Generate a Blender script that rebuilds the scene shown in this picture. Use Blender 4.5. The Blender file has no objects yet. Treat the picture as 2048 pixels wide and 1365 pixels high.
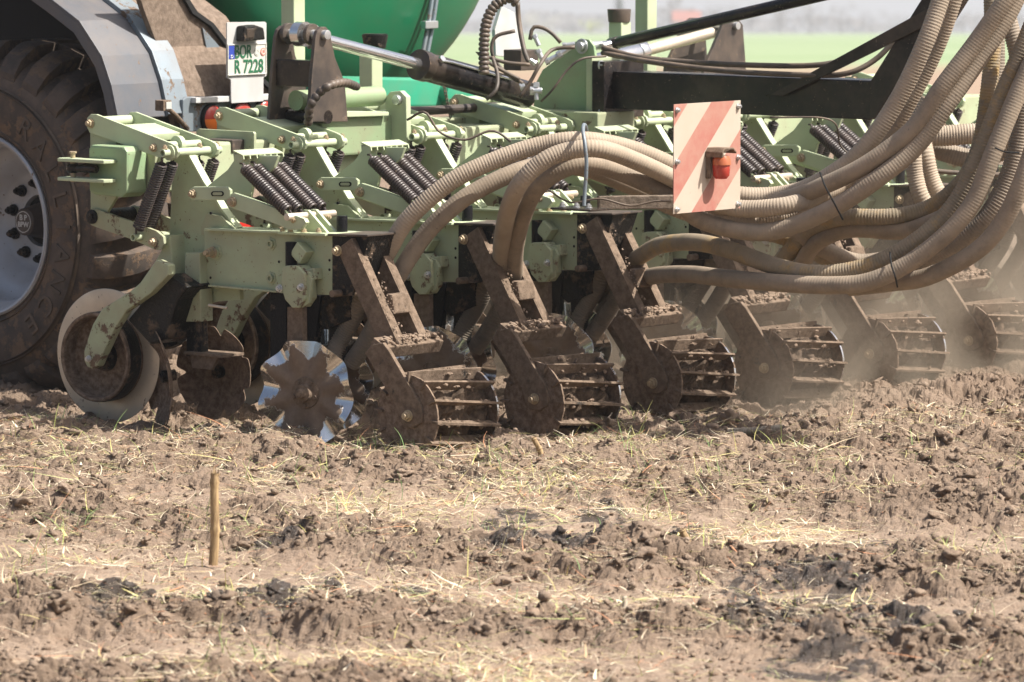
import bpy, bmesh, math, random
import numpy as np
from mathutils import Vector, Matrix, noise as mnoise
R = math.radians
random.seed(7); rng = np.random.default_rng(7)
scene = bpy.context.scene
COL = scene.collection

# ------------------------------------------------------------------ camera, sky, sun, exposure
F = 9270.0                      # focal length in pixels of the 2048 px wide photograph
TILT = R(1.885)                 # the field rises away from the camera
PITCH = R(5.727)                # camera pitch against the field plane
H = 2.195
M = Matrix.Rotation(TILT, 4, 'X')
CAMP = Vector((0, 0, H))
cam_d = bpy.data.cameras.new('camera'); cam = bpy.data.objects.new('camera', cam_d); COL.objects.link(cam)
cam.location = M @ CAMP
cam.rotation_euler = (R(90) - (PITCH - TILT), 0, 0)
cam_d.sensor_width = 36; cam_d.lens = F / 2048 * 36
cam_d.clip_start = 0.5; cam_d.clip_end = 9000
cam_d.dof.use_dof = True; cam_d.dof.focus_distance = 17.6; cam_d.dof.aperture_fstop = 6.5
scene.camera = cam

SUN_DIR = Vector((0.965, -0.262, 0)).normalized()      # horizontal direction towards the sun
SUN_EL = R(52)
world = bpy.data.worlds.new('World'); scene.world = world; world.use_nodes = True
wn = world.node_tree; wn.nodes.clear()
sky = wn.nodes.new('ShaderNodeTexSky'); sky.sky_type = 'NISHITA'; sky.sun_disc = False
sky.sun_elevation = SUN_EL; sky.sun_rotation = math.atan2(SUN_DIR.x, SUN_DIR.y)
sky.air_density = 1.0; sky.dust_density = 6.0; sky.ozone_density = 1.0
bg = wn.nodes.new('ShaderNodeBackground'); bg.inputs[1].default_value = 0.085
wo = wn.nodes.new('ShaderNodeOutputWorld')
wn.links.new(sky.outputs[0], bg.inputs[0]); wn.links.new(bg.outputs[0], wo.inputs[0])
sd = bpy.data.lights.new('sun', 'SUN'); sd.energy = 5.0; sd.angle = R(0.53); sd.color = (1.0, 0.95, 0.875)
sun = bpy.data.objects.new('sun', sd); COL.objects.link(sun)
to_sun = Vector((SUN_DIR.x * math.cos(SUN_EL), SUN_DIR.y * math.cos(SUN_EL), math.sin(SUN_EL)))
sun.rotation_euler = to_sun.to_track_quat('Z', 'Y').to_euler(); sun.location = (20, -10, 30)
scene.view_settings.view_transform = 'Standard'; scene.view_settings.look = 'None'
scene.view_settings.exposure = 0.80; scene.view_settings.gamma = 1.0
scene.view_settings.use_curve_mapping = False
scene.cycles.max_bounces = 6; scene.cycles.volume_bounces = 0; scene.cycles.use_denoising = True
scene.cycles.volume_step_rate = 1.0; scene.cycles.volume_max_steps = 128

# ------------------------------------------------------------------ frames of reference
TH = R(-40.1)                                          # machine frame: x = backwards, y = along the toolbar (away), z up
Bx = Vector((math.cos(TH), math.sin(TH), 0)); Uy = Vector((-math.sin(TH), math.cos(TH), 0))
ORG = Vector((-0.622, 17.8, 0))
MF = Matrix.Translation(ORG) @ Matrix.Rotation(TH, 4, 'Z')
MFi = MF.inverted()
def ray(px, py):
    x = (px - 1024) / F; y = -(py - 682.5) / F
    f = Vector((0, math.cos(PITCH), -math.sin(PITCH))); up = Vector((0, math.sin(PITCH), math.cos(PITCH)))
    return f + Vector((1, 0, 0)) * x + up * y
def Wu(px, py, u):                                     # photo measurement -> machine coordinates on the plane y = u
    d = ray(px, py); t = ((ORG + Uy * u - CAMP).dot(Uy)) / d.dot(Uy)
    return MFi @ (CAMP + d * t)
def Wb(px, py, b):                                     # same on the plane x = b
    d = ray(px, py); t = ((ORG + Bx * b - CAMP).dot(Bx)) / d.dot(Bx)
    return MFi @ (CAMP + d * t)
def Wd(px, py, depth):                                 # same at a distance from the camera
    return MFi @ (CAMP + ray(px, py) * depth)
def Gd(px, py):                                        # point on the ground, field coordinates
    d = ray(px, py); t = -H / d.z
    return CAMP + d * t

# ------------------------------------------------------------------ materials
class NT:
    def __init__(s, name):
        s.m = bpy.data.materials.new(name); s.m.use_nodes = True
        s.t = s.m.node_tree; s.t.nodes.clear()
        s.out = s.n('ShaderNodeOutputMaterial'); s.p = s.n('ShaderNodeBsdfPrincipled')
        s.l(s.p.outputs[0], s.out.inputs[0])
        tc = s.n('ShaderNodeTexCoord'); oi = s.n('ShaderNodeObjectInfo')
        v = s.n('ShaderNodeVectorMath', operation='MULTIPLY_ADD')
        s.l(oi.outputs['Random'], v.inputs[0]); v.inputs[1].default_value = (37.0, 53.0, 71.0)
        s.l(tc.outputs['Object'], v.inputs[2]); s.co = v.outputs[0]; s.raw = tc.outputs['Object']
    def n(s, typ, **kw):
        x = s.t.nodes.new(typ)
        for k, v in kw.items(): setattr(x, k, v)
        return x
    def l(s, a, b): s.t.links.new(a, b)
    def noise(s, scale, detail=5, rough=.6, co=None, stretch=None):
        x = s.n('ShaderNodeTexNoise'); x.inputs['Scale'].default_value = scale
        x.inputs['Detail'].default_value = detail; x.inputs['Roughness'].default_value = rough
        c = co or s.co
        if stretch:
            mp = s.n('ShaderNodeMapping'); mp.inputs['Scale'].default_value = stretch; s.l(c, mp.inputs[0]); c = mp.outputs[0]
        s.l(c, x.inputs['Vector']); return x.outputs[0]
    def ramp(s, src, a, b, invert=False):
        r = s.n('ShaderNodeMapRange'); r.interpolation_type = 'SMOOTHSTEP'
        s.l(src, r.inputs[0]); r.inputs[1].default_value = a; r.inputs[2].default_value = b
        r.inputs[3].default_value = 1 if invert else 0; r.inputs[4].default_value = 0 if invert else 1
        return r.outputs[0]
    def math(s, op, a, b=None, clamp=False):
        x = s.n('ShaderNodeMath', operation=op); x.use_clamp = clamp
        for i, v in enumerate((a, b)):
            if v is None: continue
            if isinstance(v, (int, float)): x.inputs[i].default_value = v
            else: s.l(v, x.inputs[i])
        return x.outputs[0]
    def mix(s, fac, a, b):
        x = s.n('ShaderNodeMix', data_type='RGBA')
        for i, v in ((0, fac), (6, a), (7, b)):
            if isinstance(v, (int, float)): x.inputs[i].default_value = v
            elif isinstance(v, (tuple, list)): x.inputs[i].default_value = (*v[:3], 1)
            else: s.l(v, x.inputs[i])
        return x.outputs[2]
    def fmix(s, fac, a, b):
        x = s.n('ShaderNodeMix', data_type='FLOAT')
        for i, v in ((0, fac), (2, a), (3, b)):
            if isinstance(v, (int, float)): x.inputs[i].default_value = v
            else: s.l(v, x.inputs[i])
        return x.outputs[0]
    def bump(s, h, strength=.3, dist=.003):
        b = s.n('ShaderNodeBump'); b.inputs['Strength'].default_value = strength; b.inputs['Distance'].default_value = dist
        s.l(h, b.inputs['Height']); s.l(b.outputs[0], s.p.inputs['Normal'])
    def set(s, base=None, rough=None, metal=None, spec=None):
        for k, v in (('Base Color', base), ('Roughness', rough), ('Metallic', metal), ('Specular IOR Level', spec)):
            if v is None: continue
            if isinstance(v, (int, float)): s.p.inputs[k].default_value = v
            elif isinstance(v, (tuple, list)): s.p.inputs[k].default_value = (*v[:3], 1)
            else: s.l(v, s.p.inputs[k])

DUST = (.36, .26, .18); MUD = (.105, .070, .045); MUD2 = (.21, .143, .095)
def painted(name, base, rough=.45, metal=0, dust=.25, mud=.62, specks=True, base2=None, spec=.5, dustcol=DUST):
    """paint or metal with a film of dust, blotches of dried mud and small splashes"""
    k = NT(name)
    col = k.mix(k.ramp(k.noise(3.5, 3), .35, .7), base, base2 or tuple(c * .86 for c in base))
    film = k.math('MULTIPLY', k.ramp(k.noise(7, 6, .65), .3, .75), dust * 1.6)
    film = k.math('ADD', film, dust * .4, clamp=True)
    gn = k.n('ShaderNodeNewGeometry'); sz = k.n('ShaderNodeSeparateXYZ'); k.l(gn.outputs['Normal'], sz.inputs[0])
    ledge = k.math('MULTIPLY', k.math('MULTIPLY', k.ramp(sz.outputs[2], .5, .95), k.ramp(k.noise(18, 6, .7), .35, .6)), min(.75, dust * 2.2))
    film = k.math('MAXIMUM', film, ledge)
    col = k.mix(film, col, dustcol)
    m1 = k.ramp(k.noise(11, 8, .72), mud, mud + .05)
    msk = m1
    if specks:
        m2 = k.ramp(k.noise(75, 3, .6), .69, .71)
        m3 = k.ramp(k.noise(34, 4, .7, stretch=(1, 1, .45)), .675, .695)
        msk = k.math('MAXIMUM', m1, k.math('MAXIMUM', m2, m3))
    mc = k.mix(k.noise(60, 4), MUD, MUD2)
    if specks:
        chip = k.math('MAXIMUM', k.ramp(k.noise(26, 10, .85), .655, .67), k.ramp(k.noise(14, 8, .8, stretch=(4, 1, .5)), .67, .69))
        col = k.mix(k.math('MULTIPLY', chip, .8), col, (.20, .115, .07))
        col = k.mix(k.math('MULTIPLY', k.ramp(k.noise(1.8, 6, .7), .40, .72), .38), col, tuple(b_ * .5 + d_ * .5 for b_, d_ in zip(tuple(c * .6 for c in base), dustcol)))
    col = k.mix(msk, col, mc)
    k.set(base=col, rough=k.fmix(msk, k.fmix(film, rough, .85), .95), metal=k.fmix(k.math('MAXIMUM', msk, film), metal, 0), spec=spec)
    h = k.math('ADD', k.math('MULTIPLY', msk, .9), k.math('MULTIPLY', k.noise(160, 4), .25))
    k.bump(h, .5, .0025)
    return k.m
def crusted(name, cover=.42, under=(.05, .045, .04), c1=MUD, c2=(.27, .2, .15), metal=.3, rough=.4):
    """steel under a rough crust of dry soil"""
    k = NT(name)
    n1 = k.noise(9, 8, .7); n2 = k.noise(70, 6, .7)
    crust = k.ramp(k.math('ADD', k.math('MULTIPLY', n1, .8), k.math('MULTIPLY', n2, .2)), cover, cover + .07)
    soil = k.mix(k.ramp(k.noise(38, 6, .7), .3, .7), c1, c2)
    k.set(base=k.mix(crust, under, soil), rough=k.fmix(crust, rough, .97), metal=k.fmix(crust, metal, 0), spec=.3)
    k.bump(k.math('ADD', k.math('MULTIPLY', n2, .8), k.math('MULTIPLY', crust, .5)), .8, .006)
    return k.m
mt = {}
GREEN = (.41, .50, .315)
mt['green'] = painted('light_green_paint', GREEN, dust=.18, mud=.63)
mt['green_dirty'] = painted('light_green_paint_splashed', GREEN, dust=.24, mud=.56)
mt['green_clean'] = painted('light_green_paint_clean', (.48, .565, .37), dust=.09, mud=.75, specks=False)
mt['green_deep'] = painted('mid_green_paint', (.25, .40, .22), dust=.16, mud=.63)
mt['black'] = painted('black_paint', (.007, .008, .011), rough=.22, dust=.02, mud=.72, spec=.35)
mt['blackdust'] = painted('black_paint_dusty', (.018, .019, .023), rough=.38, dust=.12, mud=.6)
mt['tank'] = painted('tank_green_paint', (.004, .145, .065), rough=.32, dust=.03, mud=.8, specks=False)
mt['teal'] = painted('teal_paint', (.02, .34, .20), rough=.4, dust=.08, mud=.68, specks=False)
mt['galv'] = painted('galvanised_steel', (.21, .265, .31), rough=.5, metal=.4, dust=.08, mud=.56, base2=(.15, .20, .24))
mt['white'] = painted('white_board', (.56, .57, .57), rough=.5, dust=.1, mud=.74, specks=False)
mt['panelmud'] = crusted('mud_sprayed_panel', .1, c1=(.13, .097, .073), c2=(.23, .175, .135), metal=0)
mt['rubberband'] = painted('dark_mudguard', (.075, .088, .108), rough=.5, dust=.04, mud=.68)
mt['mud'] = crusted('dry_soil_crust', .2)
mt['darkmud'] = crusted('moist_dark_soil', .2, c1=(.06, .042, .03), c2=(.14, .10, .07), metal=0)  # darker soil tone for the core between the roller bars
mt['mudarm'] = crusted('soil_covered_steel', .34, c1=(.115, .083, .058), c2=(.225, .165, .12))
mt['mudsteel'] = crusted('muddy_dark_steel', .52, under=(.018, .017, .016), c1=(.085, .06, .04), c2=(.18, .13, .092))
mt['shank'] = crusted('shank_steel', .57, under=(.014, .014, .016), metal=.6, rough=.35)
mt['cream'] = painted('polished_disc_face', (.76, .67, .54), rough=.36, metal=.75, dust=.22, mud=.63, dustcol=(.50, .42, .32), specks=True)
mt['steel'] = painted('bright_steel', (.72, .73, .75), rough=.16, metal=1, dust=.04, mud=.66, specks=False)
mt['chrome'] = painted('chrome', (.85, .85, .86), rough=.08, metal=1, dust=.06, mud=.9, specks=False)
mt['spring'] = painted('black_spring_wire', (.02, .02, .023), rough=.36, dust=.16, mud=.63, specks=False, dustcol=(.20, .13, .10))
mt['bolt'] = painted('zinc_bolt', (.50, .42, .28), rough=.4, metal=.7, dust=.3, mud=.62, specks=False)
mt['zinc'] = painted('silver_bolt', (.65, .68, .70), rough=.3, metal=.9, dust=.1, mud=.75, specks=False)
mt['rubber'] = painted('tyre_rubber', (.035, .032, .030), rough=.8, dust=.42, mud=.52, specks=False, dustcol=(.16, .115, .085))
mt['letter'] = painted('tyre_lettering', (.04, .036, .032), rough=.7, dust=.5, mud=.6, specks=False, dustcol=(.165, .122, .09))
mt['rim'] = painted('rim_paint', (.45, .48, .52), rough=.4, metal=.2, dust=.1, mud=.72)
mt['cable'] = painted('black_rubber_line', (.03, .028, .026), rough=.5, dust=.22, mud=.7, specks=False)
mt['conduit'] = painted('black_conduit', (.02, .02, .022), rough=.4, dust=.2, mud=.72, specks=False)
mt['stub'] = crusted('stubby_bar', .3, c1=(.10, .08, .06), c2=(.24, .19, .15))
def flat(name, base, rough=.5, metal=0, em=None, trans=0):
    k = NT(name); k.set(base=base, rough=rough, metal=metal)
    if trans: k.p.inputs['Transmission Weight'].default_value = trans
    return k.m
mt['dark'] = flat('dark_hole', (.01, .01, .01), .9)  # near black: painted shade of holes and wheel arch, also black trim
mt['plate_white'] = painted('plate_white', (.62, .62, .57), dust=.05, mud=.85, specks=False)
mt['plate_green'] = flat('plate_green', (.02, .13, .06))
mt['plate_blue'] = flat('plate_blue', (.03, .06, .35))
mt['seal_red'] = flat('seal_red', (.6, .2, .16)); mt['seal_grey'] = flat('seal_grey', (.5, .5, .47))
mt['red_lens'] = painted('red_lens', (.42, .02, .015), rough=.15, dust=.12, mud=.8, specks=False)
mt['orange_lens'] = painted('orange_lens', (.85, .20, .03), rough=.15, dust=.1, mud=.8, specks=False)
mt['amber_dark'] = painted('amber_dark', (.45, .10, .03), rough=.2, dust=.15, mud=.8, specks=False)
mt['logo'] = flat('logo_grey', (.6, .6, .58))
mt['bright_red'] = flat('bright_red', (.6, .03, .02)); mt['bright_white'] = flat('bright_white', (.8, .8, .78))
# hoses
def hose_mat(name, a, b, dust=.5, yellow=0):
    k = NT(name)
    c = k.mix(k.ramp(k.noise(5, 4), .35, .65), a, b)
    c = k.mix(k.math('MULTIPLY', k.ramp(k.noise(9, 6, .7), .5, .62), yellow), c, (.42, .25, .05))
    geo = k.n('ShaderNodeNewGeometry')
    c = k.mix(k.math('MULTIPLY', k.ramp(k.noise(14, 7, .7), .3, .62), dust), c, (.33, .262, .195))
    c = k.mix(k.ramp(k.noise(30, 6, .7), .66, .72), c, (.10, .075, .06))
    k.set(base=c, rough=.72, spec=.35); k.bump(k.noise(220, 4), .3, .002)
    return k.m
mt['hose_rib'] = hose_mat('ribbed_hose', (.30, .245, .185), (.39, .32, .245), .45)
mt['hose_grey'] = hose_mat('grey_ribbed_hose', (.17, .145, .115), (.24, .20, .16), .45)
mt['hose_yel'] = hose_mat('yellowed_hose', (.19, .157, .108), (.24, .195, .13), .4, .45)
mt['hose_smooth'] = hose_mat('smooth_hose', (.20, .162, .122), (.26, .212, .16), .6)
# sign with slanting stripes (flat print)
def sign_mat():
    k = NT('striped_warning_face'); sp = k.n('ShaderNodeSeparateXYZ'); k.l(k.raw, sp.inputs[0])
    a = k.math('ADD', k.math('MULTIPLY', sp.outputs[1], -.707), k.math('MULTIPLY', sp.outputs[2], .707))
    f = k.math('FRACT', k.math('ADD', k.math('DIVIDE', a, .207), 10.37))
    st = k.math('GREATER_THAN', f, .5)
    c = k.mix(st, (.47, .42, .35), (.36, .11, .09))
    c = k.mix(k.math('MULTIPLY', k.ramp(k.noise(6, 7, .7), .2, .75), .55), c, (.46, .35, .27))
    c = k.mix(k.ramp(k.noise(45, 4), .70, .74), c, (.25, .18, .13))
    k.set(base=c, rough=.45); return k.m
mt['sign'] = sign_mat()
def disc_mat(name, mudr=.6, lobes=8):
    """mud in the middle running out in lobes, ground-polished steel at the rim"""
    k = NT(name); sp = k.n('ShaderNodeSeparateXYZ'); k.l(k.raw, sp.inputs[0])
    r = k.math('SQRT', k.math('ADD', k.math('POWER', sp.outputs[0], 2), k.math('POWER', sp.outputs[2], 2)))
    ang = k.math('ARCTAN2', sp.outputs[2], sp.outputs[0])
    lob = k.math('MULTIPLY', k.math('SINE', k.math('MULTIPLY', ang, lobes)), .13)
    rr = k.math('ADD', k.math('ADD', k.math('DIVIDE', r, .205), lob), k.math('MULTIPLY', k.math('SUBTRACT', k.noise(13, 6, .7), .5), .95))
    m = k.ramp(rr, mudr + .04, mudr, invert=False)
    m = k.ramp(rr, mudr, mudr + .05, invert=True)
    m = k.math('MAXIMUM', m, k.ramp(k.noise(22, 6, .7), .63, .66))
    soil = k.mix(k.noise(50, 5, .7), (.12, .085, .062), (.25, .185, .135))
    k.set(base=k.mix(m, (.70, .69, .67), soil), rough=k.fmix(m, k.math('ADD', k.math('MULTIPLY', k.noise(30), .16), .09), .9), metal=k.fmix(m, 1.0, 0.0))
    k.bump(k.math('ADD', m, k.math('MULTIPLY', k.noise(90, 5), .4)), .5, .003)
    return k.m
mt['wavy'] = disc_mat('wavy_disc_steel', .76)
mt['notch'] = crusted('notched_disc_steel', .30, under=(.16, .14, .12), metal=.8)

# ------------------------------------------------------------------ mesh helpers
def link(name, me, mat, parent=None, smooth=False):
    if mat is not None and not me.materials: me.materials.append(mt[mat] if isinstance(mat, str) else mat)
    if smooth: me.polygons.foreach_set('use_smooth', [True] * len(me.polygons))
    o = bpy.data.objects.new(name, me); COL.objects.link(o)
    if parent is not None: o.parent = parent
    return o
class MB:
    def __init__(s): s.v = []; s.f = []
    def add(s, vs, fs):
        o = len(s.v); s.v += [tuple(x) for x in vs]; s.f += [tuple(i + o for i in f) for f in fs]
    def box(s, c, sz, rot=None):
        c = Vector(c); q = [Vector((x * sz[0] / 2, y * sz[1] / 2, z * sz[2] / 2)) for x in (-1, 1) for y in (-1, 1) for z in (-1, 1)]
        if rot is not None: q = [rot @ p for p in q]
        s.add([c + p for p in q], [(0, 1, 3, 2), (4, 6, 7, 5), (0, 4, 5, 1), (2, 3, 7, 6), (0, 2, 6, 4), (1, 5, 7, 3)])
    def prism(s, pts, axis, a, b):
        """pts: 2D outline on the plane across `axis` (x: (y,z); y: (x,z); z: (x,y)), from a to b"""
        def mk(p, t):
            return {'x': (t, p[0], p[1]), 'y': (p[0], t, p[1]), 'z': (p[0], p[1], t)}[axis]
        n = len(pts); vs = [mk(p, a) for p in pts] + [mk(p, b) for p in pts]
        s.add(vs, [tuple(range(n)), tuple(range(2 * n - 1, n - 1, -1))] + [(i, i + n, (i + 1) % n + n, (i + 1) % n) for i in range(n)])
    def cyl(s, p0, p1, r0, r1=None, n=16, cap=True):
        p0 = Vector(p0); p1 = Vector(p1); r1 = r0 if r1 is None else r1
        d = (p1 - p0).normalized(); a = d.orthogonal().normalized(); b = d.cross(a)
        vs = [p0 + (a * math.cos(t) + b * math.sin(t)) * r0 for t in [2 * math.pi * i / n for i in range(n)]]
        vs += [p1 + (a * math.cos(t) + b * math.sin(t)) * r1 for t in [2 * math.pi * i / n for i in range(n)]]
        fs = [(i, (i + 1) % n, (i + 1) % n + n, i + n) for i in range(n)]
        if cap: fs += [tuple(range(n - 1, -1, -1)), tuple(range(n, 2 * n))]
        s.add(vs, fs)
    def pipe(s, p0, p1, r, ri, n=16):
        p0 = Vector(p0); p1 = Vector(p1); d = (p1 - p0).normalized(); a = d.orthogonal().normalized(); b = d.cross(a)
        vs = []
        for p, rr in ((p0, r), (p1, r), (p1, ri), (p0, ri)):
            vs += [p + (a * math.cos(2 * math.pi * i / n) + b * math.sin(2 * math.pi * i / n)) * rr for i in range(n)]
        fs = [(k * n + i, k * n + (i + 1) % n, ((k + 1) % 4) * n + (i + 1) % n, ((k + 1) % 4) * n + i) for k in range(4) for i in range(n)]
        s.add(vs, fs)
    def tube(s, pts, rad, n=10, cap=True):
        pts = [Vector(p) for p in pts]; m = len(pts); vs = []
        a = (pts[1] - pts[0]).normalized().orthogonal().normalized()
        for i, p in enumerate(pts):
            d = (pts[min(i + 1, m - 1)] - pts[max(i - 1, 0)]).normalized()
            a = (a - d * a.dot(d)).normalized(); b = d.cross(a)
            r = rad[i] if hasattr(rad, '__len__') else rad
            vs += [p + (a * math.cos(2 * math.pi * j / n) + b * math.sin(2 * math.pi * j / n)) * r for j in range(n)]
        fs = [(i * n + j, i * n + (j + 1) % n, (i + 1) * n + (j + 1) % n, (i + 1) * n + j) for i in range(m - 1) for j in range(n)]
        if cap: fs += [tuple(range(n - 1, -1, -1)), tuple(range((m - 1) * n, m * n))]
        s.add(vs, fs)
    def lathe(s, prof, c, n=48):
        """prof: list of (radius, offset along y), closed into a ring surface about the y axis through c"""
        c = Vector(c); m = len(prof); vs = []
        for i in range(n):
            t = 2 * math.pi * i / n
            vs += [c + Vector((r * math.cos(t), y, r * math.sin(t))) for r, y in prof]
        fs = [(i * m + k, i * m + k + 1, ((i + 1) % n) * m + k + 1, ((i + 1) % n) * m + k) for i in range(n) for k in range(m - 1)]
        s.add(vs, fs)
    def build(s, name, mat, parent=None, bev=0, smooth=False, mat_idx=None):
        me = bpy.data.meshes.new(name); me.from_pydata(s.v, [], s.f)
        bm = bmesh.new(); bm.from_mesh(me)
        bmesh.ops.recalc_face_normals(bm, faces=bm.faces)
        if bev:
            es = [e for e in bm.edges if len(e.link_faces) == 2 and e.calc_face_angle(0) > .6]
            try: bmesh.ops.bevel(bm, geom=es, offset=bev, segments=2, profile=.6, affect='EDGES', clamp_overlap=True)
            except Exception: pass
        bm.to_mesh(me); bm.free()
        o = link(name, me, mat, parent)
        if smooth:
            me.polygons.foreach_set('use_smooth', [True] * len(me.polygons))
            me.set_sharp_from_angle(angle=R(38))
        return o
def px_u(pts, u): return [(w.x, w.z) for w in (Wu(p[0], p[1], u) for p in pts)]
def px_b(pts, b): return [(w.y, w.z) for w in (Wb(p[0], p[1], b) for p in pts)]
def plate(name, pts, u0, u1, mat, parent, bev=.003, extra=None):
    b = MB(); b.prism(px_u(pts, min(u0, u1)), 'y', min(u0, u1), max(u0, u1))
    return b.build(name, mat, parent, bev)
def plate_b(name, pts, b0, b1, mat, parent, bev=.003):
    b = MB(); b.prism(px_b(pts, b1), 'x', b0, b1)
    return b.build(name, mat, parent, bev)
def catmull(P, step):
    P = [Vector(p) for p in P]; P = [P[0] * 2 - P[1]] + P + [P[-1] * 2 - P[-2]]
    fine = []
    for i in range(1, len(P) - 2):
        for k in range(40):
            t = k / 40; a, b, c, d = P[i - 1:i + 3]
            fine.append(.5 * (2 * b + (c - a) * t + (2 * a - 5 * b + 4 * c - d) * t * t + (3 * b - a - 3 * c + d) * t ** 3))
    fine.append(P[-2])
    out = [fine[0]]; acc = 0.0; last = fine[0]
    for p in fine[1:]:
        seg = (p - last).length
        while acc + seg >= step:
            f = (step - acc) / seg; last = last.lerp(p, f); out.append(last); seg = (p - last).length; acc = 0
        acc += seg; last = p
    return out
def thing(name, label, cat, group=None, loc=(0, 0, 0)):
    o = bpy.data.objects.new(name, None); COL.objects.link(o); o.empty_display_size = .1
    o.matrix_world = MF @ Matrix.Translation(Vector(loc))
    o['label'] = label; o['category'] = cat
    if group: o['group'] = group
    return o
def tag(o, label, cat, group=None):
    o['label'] = label; o['category'] = cat
    if group: o['group'] = group
    return o
# bolts share two meshes
def make_bolt():
    b = MB(); b.cyl((0, 0, 0), (0, -.004, 0), 1.35 * .01, n=18); b.cyl((0, -.004, 0), (0, -.013, 0), .0105, n=6)
    b.cyl((0, -.013, 0), (0, -.018, 0), .006, n=10)
    me = b.build('bolt', 'bolt', None, .0008).data; return me
_o = make_bolt; bolt_me = _o(); bpy.data.objects.remove([o for o in bpy.data.objects if o.data == bolt_me][0])
zinc_me = bolt_me.copy(); zinc_me.materials.clear(); zinc_me.materials.append(mt['zinc'])
def bolt(px, py, u, r=.012, parent=None, zinc=False, name='bolt', sy=1.0):
    o = bpy.data.objects.new(name, zinc_me if zinc else bolt_me); COL.objects.link(o); o.parent = parent
    w = Wu(px, py, u); o.location = (w.x, u, w.z); s = r / .0105; o.scale = (s, s * sy, s); o.rotation_euler = (0, random.random() * 1.05, 0)
    return o
def bolt_at(p, r, parent, axis='y', zinc=True):
    o = bpy.data.objects.new('bolt', zinc_me if zinc else bolt_me); COL.objects.link(o); o.parent = parent
    o.location = p; s = r / .0105; o.scale = (s, s, s)
    if axis == 'x': o.rotation_euler = (0, 0, R(90))
    if axis == 'z': o.rotation_euler = (R(-90), 0, 0)
    return o
def spring_mesh(name, p0, p1, Rc, wire, parent, turns=None, hook=True):
    p0 = Vector(p0); p1 = Vector(p1); L = (p1 - p0).length; d = (p1 - p0) / L
    a = d.orthogonal().normalized(); b = d.cross(a)
    coil0, coil1 = L * .09, L * .93
    turns = turns or int((coil1 - coil0) / (wire * 2.25))
    n = turns * 12; pts = []
    if hook:
        for t in range(4): pts.append(p0 + d * (coil0 * t / 4) + a * Rc * .35 * math.sin(t))
    for i in range(n + 1):
        t = 2 * math.pi * i / 12; k = min(1, min(i, n - i) / 10 + .35)
        pts.append(p0 + d * (coil0 + (coil1 - coil0) * i / n) + (a * math.cos(t) + b * math.sin(t)) * Rc * k)
    pts.append(p1)
    m = MB(); m.tube(pts, wire, n=6)
    return m.build(name, 'spring', parent, smooth=True)
def clods_on(name, spots, mat, parent, kind=None):
    """small lumps: list of (centre, size)"""
    base = ico(2); vs = []; fs = []; off = 0
    bv, bf = base
    for c, sz in spots:
        q = bv.copy(); ph = rng.random(3) * 50
        for i, v in enumerate(q):
            q[i] = v * (1 + .45 * mnoise.noise(Vector(v * 1.6 + ph)))
        q = q * (np.array(sz) if hasattr(sz, '__len__') else sz) + np.array(c)
        vs.append(q); fs.append(bf + off); off += len(bv)
    me = bpy.data.meshes.new(name); me.from_pydata(np.concatenate(vs).tolist(), [], np.concatenate(fs).tolist())
    return link(name, me, mat, parent)
def ico(sub):
    bm = bmesh.new(); bmesh.ops.create_icosphere(bm, subdivisions=sub, radius=1)
    v = np.array([x.co for x in bm.verts]); f = np.array([[q.index for q in p.verts] for p in bm.faces]); bm.free()
    return v, f

# ================================================================== THE GROUND
def vnoise(x, y, scale, seed):
    r = np.random.default_rng(seed); T = r.random((256, 256)).astype(np.float32)
    X = x / scale; Y = y / scale; xi = np.floor(X).astype(int); yi = np.floor(Y).astype(int)
    fx = X - xi; fy = Y - yi; fx = fx * fx * (3 - 2 * fx); fy = fy * fy * (3 - 2 * fy)
    g = lambda i, j: T[i & 255, j & 255]
    return (g(xi, yi) * (1 - fx) + g(xi + 1, yi) * fx) * (1 - fy) + (g(xi, yi + 1) * (1 - fx) + g(xi + 1, yi + 1) * fx) * fy
def fbm(x, y, scale, seed, octv=4, gain=.5):
    t = 0; a = 1; s = 0
    for k in range(octv):
        t = t + a * vnoise(x + 13.7 * k, y - 7.1 * k, scale / 2 ** k, seed + k); s += a; a *= gain
    return t / s - .5
def clodf(x, y, c, seed, sq=1.0):
    """rounded lumps with sharp valleys between"""
    r = np.random.default_rng(seed); J = r.random((128, 128, 4)).astype(np.float32)
    X = x / c; Y = y / c * sq; xi = np.floor(X).astype(int); yi = np.floor(Y).astype(int)
    h = np.zeros_like(x)
    for dx in (-1, 0, 1):
        for dy in (-1, 0, 1):
            j = J[(xi + dx) & 127, (yi + dy) & 127]
            px = xi + dx + j[..., 0]; py = yi + dy + j[..., 1]
            rad = .28 + .62 * j[..., 2]
            d2 = ((X - px) ** 2 + (Y - py) ** 2) / rad ** 2
            hh = np.sqrt(np.clip(1 - d2, 0, None)) * rad * (.5 + .7 * j[..., 3])
            h = np.maximum(h, hh)
    return h * c
WET = [(490, 1195, .30, .10), (640, 1150, .16, .08), (1090, 1078, .30, .06), (1030, 1022, .16, .05), (1390, 1038, .12, .06), (1500, 1165, .14, .08), (1600, 1175, .30, .14),
       (1560, 1240, .22, .09), (1740, 1262, .14, .06), (1830, 1275, .2, .07), (1640, 1330, .22, .08), (560, 1080, .12, .04), (1720, 1060, .13, .05), (1940, 1230, .18, .06), (250, 1190, .2, .07), (1210, 1015, .12, .05), (800, 1160, .14, .05)]
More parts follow.
